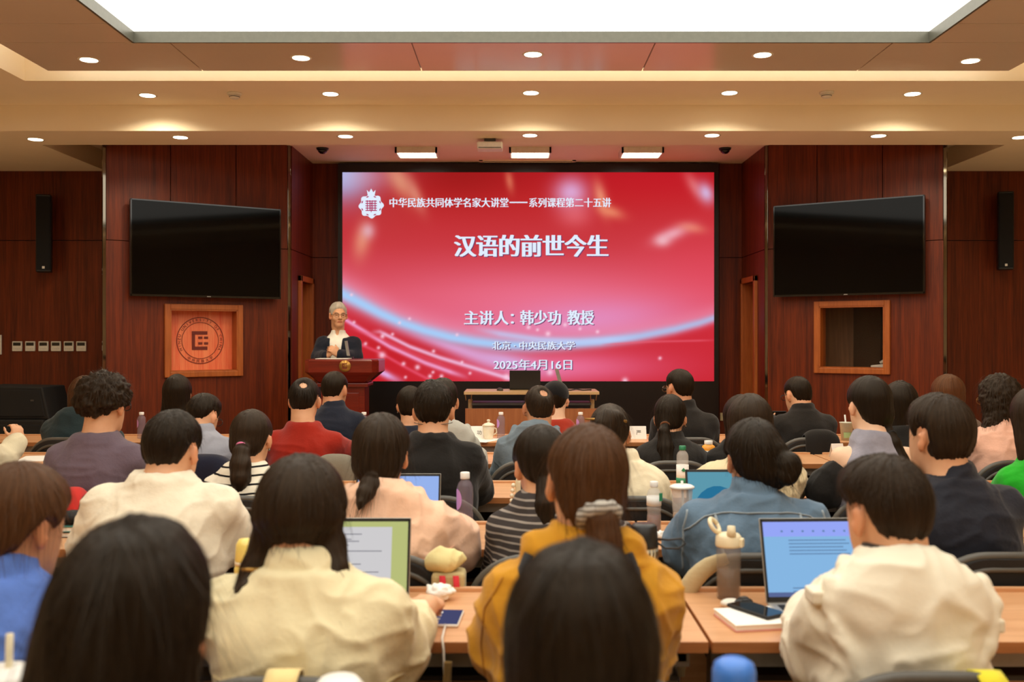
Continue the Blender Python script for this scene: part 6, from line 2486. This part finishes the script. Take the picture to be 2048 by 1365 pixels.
e = empty('tumbler', (X_at(1457, 2.80), 2.80, TOP), -.5, 'clear tumbler with a white flip lid and loop beside the blue laptop', 'bottle')
lathe_thing(e, 'tumbler_body', [(0, .002), (.031, 0), (.034, .006), (.035, .150), (.034, .156), (0, .156)], MATS['smoke_plastic'])
lathe_thing(e, 'drink', [(0, .006), (.030, .006), (.031, .085), (0, .085)], clear('tea_water', (120, 92, 70), .1, 1.33, .7))
lathe_thing(e, 'lid', [(0, .150), (.0365, .150), (.0375, .156), (.0365, .178), (.030, .186), (0, .188)], MATS['cream_plastic'])
MB().tube([(.014, -.02, .184), (.014, -.02, .212)], [.014, .011], 14).to('spout', MATS['cream_plastic'], e)
ringp = [(-.030 + .020 * math.cos(a) - .012 * math.sin(a), .0 + .0, .206 + .016 * math.sin(a)) for a in np.linspace(0, 2 * PI, 17)]
MB().tube([(p[0], p[1] + .024 * math.cos(a), p[2]) for p, a in zip([(-.040 + .012 * math.sin(a) * -1, -.004, .206 + .018 * math.sin(a)) for a in np.linspace(0, 2 * PI, 17)], np.linspace(0, 2 * PI, 17))], .0065).to('carry_loop', MATS['cream_plastic'], e)
MB().box((.030, -.012, .150), (.044, .012, .176), .004).to('latch', MATS['cream_plastic'], e)
e = empty('notebook', (X_at(1508, 2.56), 2.56, TOP), .16, 'thick white notebook with a pink edge under the black phone', 'book')
MB().box((-.080, -.075, 0), (.080, .085, .004), .001).to('back_cover', plain('pink_cover', (226, 160, 150), .6), e)
MB().box((-.078, -.073, .004), (.078, .083, .015), .001).to('pages', MATS['paper'], e)
MB().box((-.080, -.075, .015), (.080, .085, .018), .001).to('cover', MATS['paper'], e)
e = empty('smartphone', (X_at(1513, 2.60), 2.60, TOP + .0185), .55, 'black smartphone lying on the white notebook', 'phone')
MB().box((-.037, -.076, 0), (.037, .076, .009), .004).to('case', MATS['black_plastic'], e)
MB().box((-.034, -.073, .0088), (.034, .073, .0096)).to('display', MATS['black_gloss'], e)
e = empty('earbud_case', (X_at(1462, 2.70), 2.70, TOP), .2, 'small white earbud case on the desk below the clear tumbler', 'earbuds')
MB().ball((0, 0, .013), (.030, .024, .013), 18, 10).to('case_body', MATS['white_plastic'], e)
MB().box((-.004, -.0245, .011), (.004, -.022, .015), .001).to('status_light', MATS['steel_grey'], e)
e = empty('car_key', (X_at(1487, 2.69), 2.69, TOP), .5, 'black rounded key fob on the desk between earbud case and notebook', 'key')
MB().ball((0, 0, .016), (.030, .022, .016), 18, 10).to('fob', MATS['black_plastic'], e)
MB().box((-.012, -.008, .0285), (.012, .008, .034), .003).to('button_plate', MATS['dark_grey'], e)
e = empty('travel_mug', (X_at(1288, 2.78), 2.78, TOP), 0, 'tall mug with a black lid and ribbed metal band behind the mustard shoulder', 'mug')
lathe_thing(e, 'body', [(0, .001), (.034, 0), (.036, .01), (.038, .155), (0, .155)], MATS['cream_plastic'])
b = MB()
for k in range(20):
    a = 2 * PI * k / 20
    b.tube([(.0385 * math.cos(a), .0385 * math.sin(a), .120), (.0385 * math.cos(a), .0385 * math.sin(a), .150)], .003, 5)
b.to('ribbed_band', MATS['chrome'], e)
lathe_thing(e, 'lid', [(0, .153), (.040, .153), (.041, .160), (.037, .212), (.030, .218), (0, .218)], MATS['black_plastic'])
MB().tube([(.036, 0, .165), (.06, -.01, .150), (.095, -.02, .152), (.115, -.02, .165), (.105, -.01, .178), (.07, .0, .172), (.036, 0, .175)], .003).to('cord_loop', MATS['black_plastic'], e)
# on the shelf below
for px, lab, c, s in ((985, 'folded blue denim bundle on the under desk shelf', 'denim', (.10, .07, .045)), (912, 'red and white pouch on the under desk shelf', None, (.04, .06, .045))):
    S = make_soft([(s_ell((0, 0, s[2]), s), .01), (s_ell((s[0] * .3, 0, s[2] * 1.1), (s[0] * .6, s[1] * .8, s[2] * .8)), .01)], .006).keep(lambda x, y, z: .002 - z + 0 * x + 0 * y)
    V, Q = S.mesh(1)
    V = folds(V, normals(V, Q), .006, px)
    V[:, 2] -= V[:, 2].min()
    tag(put('cloth_bundle' if c else 'pouch', raw_mesh('bundle', V, Q), denim if c else striped('pouch_stripes', (190, 40, 44), (226, 206, 180), .05, .5), None, (X_at(px, 2.66), 2.66, .6155)), lab, 'cloth' if c else 'pouch')

# third row
water_bottle(930, 3.70, TOP, 'tall lilac tinted bottle with a white cap and oval label beside the peach jacket', .238, .031, oval=True)
water_bottle(1308, 3.72, TOP, 'bottle of dark red tea with a white cap beside the lidded clear cup', .200, .027, 'clear_plastic', 'cap_white', band=(.128, .168, 'label_white'), fill=(.085, 'black_tea'))
MB().box((.004, -.0295, .128), (.018, -.0275, .158)).to('label_patch', MATS['label_green'], bpy.data.objects['drink_bottle.001'], None, (0, 0, .1))
e = empty('clear_drink_cup', (X_at(1364, 3.70), 3.70, TOP), 0, 'tall clear cup of pale milk tea with a white lid and straw', 'cup')
lathe_thing(e, 'cup_body', [(0, .002), (.030, 0), (.041, .180), (.040, .180), (.029, .004), (0, .004)], MATS['clear_plastic'])
lathe_thing(e, 'drink', [(0, .005), (.0285, .005), (.0335, .082), (0, .082)], MATS['milk_tea'])
lathe_thing(e, 'lid', [(0, .190), (.036, .190), (.047, .184), (.047, .178), (0, .178)], MATS['cap_white'])
MB().tube([(.008, 0, .03), (.0, 0, .205)], .005).to('straw', MATS['label_white'], e)
crumple(1328, 3.60, TOP, 'crumpled white tissue on the desk in front of the red tea bottle', .032)
tag(MB().ball((0, 0, .012), (.018, .014, .012)).to('lemon_slice', MATS['juice_orange'], None, (X_at(1358, 3.55), 3.55, TOP)), 'small yellow snack on the desk beside the milk tea cup', 'snack')
laptop(0, 3.72, TOP, 'open laptop with a teal picture on screen in front of the denim jacket', w=.34, hh=.235, tilt=18, screen=glow('screen_teal', (92, 152, 172), 1.0), body='laptop_dark', x=X_at(1376, 3.72) + .172,
       deco=lambda M, w, h, s, m: MB(M).prism([(-.16 + .11 * (1 + math.cos(a)) * .5 * 2 - .0, .02 + .15 * math.sin(a) if math.sin(a) > 0 else .02) for a in np.linspace(0, PI, 14)], 'Y', -.0018, -.0010).to('wave_picture', glow('wave_glow', (40, 112, 150), 1.0), s))
laptop(0, 3.74, TOP, 'open silver laptop with a pale blue screen in front of the peach jacket', w=.33, hh=.215, tilt=16, screen=glow('screen_pale', (150, 178, 236), 1.0), x=X_at(880, 3.74) - .166)
laptop(0, 3.70, TOP, 'open laptop with a deep blue screen in front of the dark striped top', w=.30, hh=.205, tilt=14, screen=glow('screen_deep', (104, 148, 208), 1.0), x=X_at(1040, 3.70) + .152)
e = empty('handbag', (X_at(1056, 3.86), 3.86, TOP), 0, 'beige box handbag with a pearl string behind the deep blue laptop', 'bag')
MB().box((-.050, -.030, 0), (.060, .030, .200), .022, seg=3).to('bag_body', MATS['cream_plastic'], e)
for k in range(7):
    MB().ball((-.058 - .006 * math.sin(k * .5), -.012, .165 - .020 * k), .009, 10, 8).to('pearl', MATS['porcelain'], e)
e = empty('pencil_pouch', (X_at(146, 3.70), 3.70, TOP), .1, 'black soft pouch lying on the books beside the cream sweatshirt', 'pouch')
e.location.z = TOP + .042
MB().ball((0, 0, .026), (.060, .045, .026), 20, 12).to('pouch_body', MATS['black_matte'], e)
MB().tube([(-.05, -.012, .040), (0, -.016, .050), (.05, -.012, .040)], .002).to('zip', MATS['dark_grey'], e)
for k, (c, lab) in enumerate((('black_plastic', 'black covered book at the bottom of the small stack beside the cream sweatshirt'), ('teal_book', 'teal covered book on top of the small stack under the black pouch'))):
    plain('teal_book', (70, 130, 120), .5)
    e = empty('book', (X_at(148, 3.70), 3.70, TOP + .021 * k), .1 + .1 * k, lab, 'book')
    MB().box((-.075, -.055, 0), (.075, .055, .003)).to('back_cover', MATS[c], e)
    MB().box((-.073, -.052, .003), (.073, .053, .017)).to('pages', MATS['paper'], e)
    MB().box((-.075, -.055, .017), (.075, .055, .0205)).to('cover', MATS[c], e)

# fourth row
water_bottle(1365, 4.90, TOP, 'clear water bottle with a green cap and green and white label', .205, .030, 'clear_plastic', 'cap_green', band=(.020, .125, 'label_white'))
b0 = bpy.data.objects.get('drink_bottle.002')
MB().lathe([(.0318, .012), (.0322, .012), (.0322, .045), (.0318, .045)]).to('label_stripe', MATS['label_green'], b0)
MB().prism([(0, .098), (.012, .083), (.006, .083), (.006, .078), (-.006, .078), (-.006, .083), (-.012, .083)], 'Y', -.0335, -.0316).to('label_tree', MATS['label_green'], b0, None, (0, 0, -.4))
tag(MB().tube([(0, 0, .005), (.12, -.03, .005)], .0045).to('pen', MATS['steel_grey'], None, (X_at(1630, 4.75), 4.80, TOP)), 'silver pen lying on the desk beside the black off shoulder sleeve', 'pen')
# fifth row
e = empty('juice_bottle', (X_at(1417, 5.88), 5.88, TOP), 0, 'squat bottle of orange juice with a white cap and pale label', 'bottle')
lathe_thing(e, 'bottle_body', [(0, .001), (.040, 0), (.044, .006), (.044, .078), (.036, .095), (.022, .104), (0, .104)], MATS['juice_orange'])
lathe_thing(e, 'cap', [(0, .102), (.024, .102), (.025, .106), (.025, .126), (0, .128)], MATS['cap_white'])
MB().sheet([[(.0452 * math.sin(a), -.0452 * math.cos(a), z) for a in np.linspace(-.8, .8, 12)] for z in (.008, .07)], thick=.0006).to('label_patch', plain('label_pale', (214, 206, 186), .6), e)
e = empty('menu_card', (X_at(1674, 6.1), 6.1, TOP), .2, 'white folded paper standing on the desk beside the bare shoulder', 'paper')
MB().prism([(-.03, 0), (0, .085), (.03, 0), (.028, 0), (0, .081), (-.028, 0)], 'X', -.04, .04).to('folded_sheet', MATS['paper'], e)
tag(MB().box((-.105, -.15, 0), (.105, .14, .003)).to('paper_sheet', MATS['paper'], None, (X_at(75, 6.0), 6.02, TOP), (0, 0, .25)), 'white sheet lying on the desk behind the mauve sweater', 'paper')
# front row
water_bottle(1002, 7.22, TOP, 'dark lilac bottle with a white cap beside the porcelain tea mug', .195, .030, 'lilac_plastic', oval=True, group='lilac bottles on the front row desks')
water_bottle(1161, 7.22, TOP, 'lilac bottle with a white cap beside the golden hair clip', .195, .030, 'lilac_plastic', oval=True, group='lilac bottles on the front row desks')
water_bottle(728, 7.22, TOP, 'lilac bottle with a white cap beside the dark navy jacket', .195, .030, 'lilac_plastic', oval=True, group='lilac bottles on the front row desks')
water_bottle(283, 7.22, TOP, 'lilac bottle with a white cap beside the curly haired man', .195, .030, 'lilac_plastic', oval=True, group='lilac bottles on the front row desks')
e = empty('tea_mug', (X_at(977, 7.15), 7.15, TOP), 0, 'white porcelain lidded tea mug on the front row desk', 'mug')
lathe_thing(e, 'mug_body', [(0, .001), (.028, 0), (.030, .006), (.042, .060), (.043, .100), (.040, .102), (0, .102)], MATS['porcelain'])
lathe_thing(e, 'lid', [(0, .100), (.047, .100), (.048, .106), (.030, .118), (.010, .124), (.008, .130), (.014, .138), (.010, .146), (0, .148)], MATS['porcelain'])
MB().tube([(.030, .025, .085), (.055, .045, .075), (.058, .048, .045), (.030, .025, .030)], .006).to('handle', MATS['porcelain'], e)
for px, ch, lab in ((944, '功', 'white folding name card beside the porcelain tea mug'), (1269, '严', 'white folding name card beside the dark blazer woman')):
    e = empty('name_card', (X_at(px, 7.22), 7.22, TOP), 0, lab, 'name card', 'name cards on the front row desks')
    MB().prism([(-.040, 0), (0, .092), (.040, 0), (.037, 0), (0, .088), (-.037, 0)], 'X', -.085, .085).to('card', MATS['paper'], e)
    me = text_mesh(ch, h=.034)
    me.transform(Matrix.Translation((.055 if px < 1000 else .028, -.0215, .046)) @ Matrix.Rotation(-math.atan(.040 / .092), 4, 'X'))
    put('lettering', me, MATS['dark_grey'], e)
tag(MB().box((-.105, -.14, 0), (.105, .14, .003)).to('paper_sheet', MATS['paper'], None, (X_at(966, 7.15), 7.10, TOP), (0, 0, -.5)), 'white sheet lying on the front row desk below the tea mug', 'paper')
e = empty('takeaway_cup', (X_at(1693, 7.1), 7.1, TOP), 0, 'white takeaway cup with a straw on the front row desk below the control room window', 'cup')
lathe_thing(e, 'cup_body', [(0, .001), (.036, 0), (.048, .125), (.051, .127), (.051, .131), (0, .131)], plain('pale_cup', (206, 206, 186), .5))
MB().tube([(0, 0, .06), (-.012, 0, .185)], .006).to('straw', MATS['label_white'], e)
MB().sheet([[((.0375 + .0118 * z / .125) * math.sin(a), -(.0375 + .0118 * z / .125) * math.cos(a), z) for a in np.linspace(-.8, .8, 10)] for z in (.02, .06)]).to('label_patch', plain('pale_green', (170, 200, 140), .6), e)
e = empty('smartphone', (X_at(1551, 7.0), 6.93, .945), 0, 'phone with a bright blue screen held by the man in the black suit', 'phone')
MB(Matrix.Rotation(-.9, 4, 'X')).box((-.055, -.036, 0), (.055, .036, .008), .003).to('case', MATS['black_plastic'], e)
MB(Matrix.Rotation(-.9, 4, 'X')).box((-.050, -.032, .0075), (.050, .032, .0088)).to('display', glow('phone_bright', (60, 130, 230), 1.2), e)

# ------------------------------------------------------------------ things hung on the chairs
def hung_cloth(label, px, d, w, z0, mat, name='coat', cat='coat', thick=.03, drop=.30, rz=0.0, round_=True):
    """cloth folded over a chair back at height z0"""
    rows = []
    prof = [(.085, -drop * .8), (.080, -drop * .4), (.072, -.04), (.045, .012), (0, .022), (-.045, .012), (-.075, -.04), (-.085, -drop * .5), (-.088, -drop)]
    n = 13
    for k, (y, z) in enumerate(prof):
        row = []
        for t in np.linspace(-1, 1, n):
            zz = z - (abs(t) ** 3) * .035
            row.append((t * w / 2 * (1 + .05 * math.sin(k * 1.3)), y + .012 * math.sin(t * 5 + k) * (1 if k in (0, 1, 7, 8) else .3), zz))
        rows.append(row)
    o = MB().sheet(rows, thick=.012).to(name, mat, None, (X_at(px, d), d, z0), (0, 0, rz))
    sub = o.modifiers.new('smooth', 'SUBSURF')
    sub.levels = sub.render_levels = 1
    return tag(o, label, cat)


hung_cloth('red scarf cloth hung over the chair back of the mauve sweater man', 148, 4.00, .10, .868, fabric('scarf_red', (196, 50, 44)), 'scarf', 'scarf', drop=.14)
hung_cloth('dark navy coat hung over the chair of the man in the grey shirt', 412, 5.07, .26, .875, fabric('navy_coat', (26, 28, 44)), drop=.25)
hung_cloth('grey wool coat hung over the chair of the man in the red sweater', 672, 5.10, .22, .872, fabric('grey_coat', (120, 112, 96)), drop=.25)
hung_cloth('black coat hung over the chair of the man in the black suit', 1640, 6.33, .22, .885, black, drop=.30)
cx0, cy0 = X_at(1490, 3.08), 3.08
pts = []
for t in np.linspace(.25, PI / 2, 9):
    pts.append((cx0 - (.225 - .17 + .17 * math.sin(t)) - .006, cy0 - .225 + .42 * (.225 - .17 + .17 * math.sin(t)) ** 2, .845 - .17 + .17 * math.cos(t) + .012))
pts += [(cx0 - .236, cy0 - .200, .60), (cx0 - .238, cy0 - .20, .50)]
tag(MB().tube(pts, [.010, .013, .016, .017, .018, .018, .017, .017, .016, .016, .012], 10, flat=1.6).to('coat', fabric('beige_lining', (200, 182, 142))), 'cream coat edge draped along the chair of the woman in the denim jacket', 'coat')
# shoulder bags: a strap over the chair top and the bag below it
for px, d, c, lab, lw in ((569, 1.865, 'pale_yellow_strap', 'pale yellow tote bag hung by its wide strap on the chair of the cream jacket', .062), (1972, 1.90, 'bright_yellow_strap', 'bright yellow bag hung by its strap on the chair of the ivory jacket man', .052)):
    m = fabric(c, (240, 214, 150) if 'pale' in c else (230, 216, 60))
    e = empty('shoulder_bag', (X_at(px, d), d, .30), 0, lab, 'bag')
    zt2 = .562 if px < 1000 else .548
    b = MB()
    pr = [(.045, .22), (.045, zt2 - .04), (.025, zt2 - .004), (-.005, zt2 + .004), (-.035, zt2 - .006), (-.058, zt2 - .06), (-.062, .22)]
    b.sheet([[(t * lw / 2, y, z) for t in (-1, -.3, .3, 1)] for y, z in pr], thick=.004)
    b.to('strap', m, e)
    MB().box((-.14, -.115, -.10), (.14, -.066, .23), .015).to('bag_body', m, e)
e = empty('tote_bag', (X_at(898, 2.93), 2.93, .50), 0, 'beige canvas tote bag with red handles beside the chair of the peach jacket', 'bag')
MB().box((-.050, -.045, 0), (.050, .045, .30), .012).to('bag_body', fabric('beige_canvas', (196, 178, 128)), e)
for k in (-.022, .018):
    MB().sheet([[(k + t * .009 + .012 * math.sin(z * 9), -.050 - .004 * math.sin(z * 8), z) for t in (-1, 0, 1)] for z in np.linspace(.02, .295, 8)], thick=.003).to('handle', fabric('red_webbing', (222, 60, 70)), e)
S = make_soft([(s_ell((0, 0, .03), (.055, .05, .035)), .01), (s_cap((-.03, 0, .02), (-.012, 0, .055), .025, .012), .02), (s_cap((.02, 0, .030), (.062, 0, .034), .022, .009), .02)], .006)
V, Q = S.mesh(1)
V = folds(V, normals(V, Q), .014, 5.0)
V[:, 2] -= V[:, 2].min()
tag(put('knit_cloth', raw_mesh('knit_cloth', V, Q), fabric('pale_yellow_knit', (226, 210, 150)), None, (X_at(888, 2.93), 2.93, .79)), 'pale yellow cloth bundled on top of the beige tote bag', 'cloth')
# unused chairs
for px, d, w in ((2048 + 60, 1.95, 'standing empty at the picture edge beyond the ivory jacket man'), (1622, 5.30, 'standing empty in the fifth row beside the sleek ponytail woman'), (95, 6.45, 'standing in the front row before the bass speaker'),
                 (2010, 2.98, 'standing in the third row beside the navy jacket man, its back in full view')):
    pass
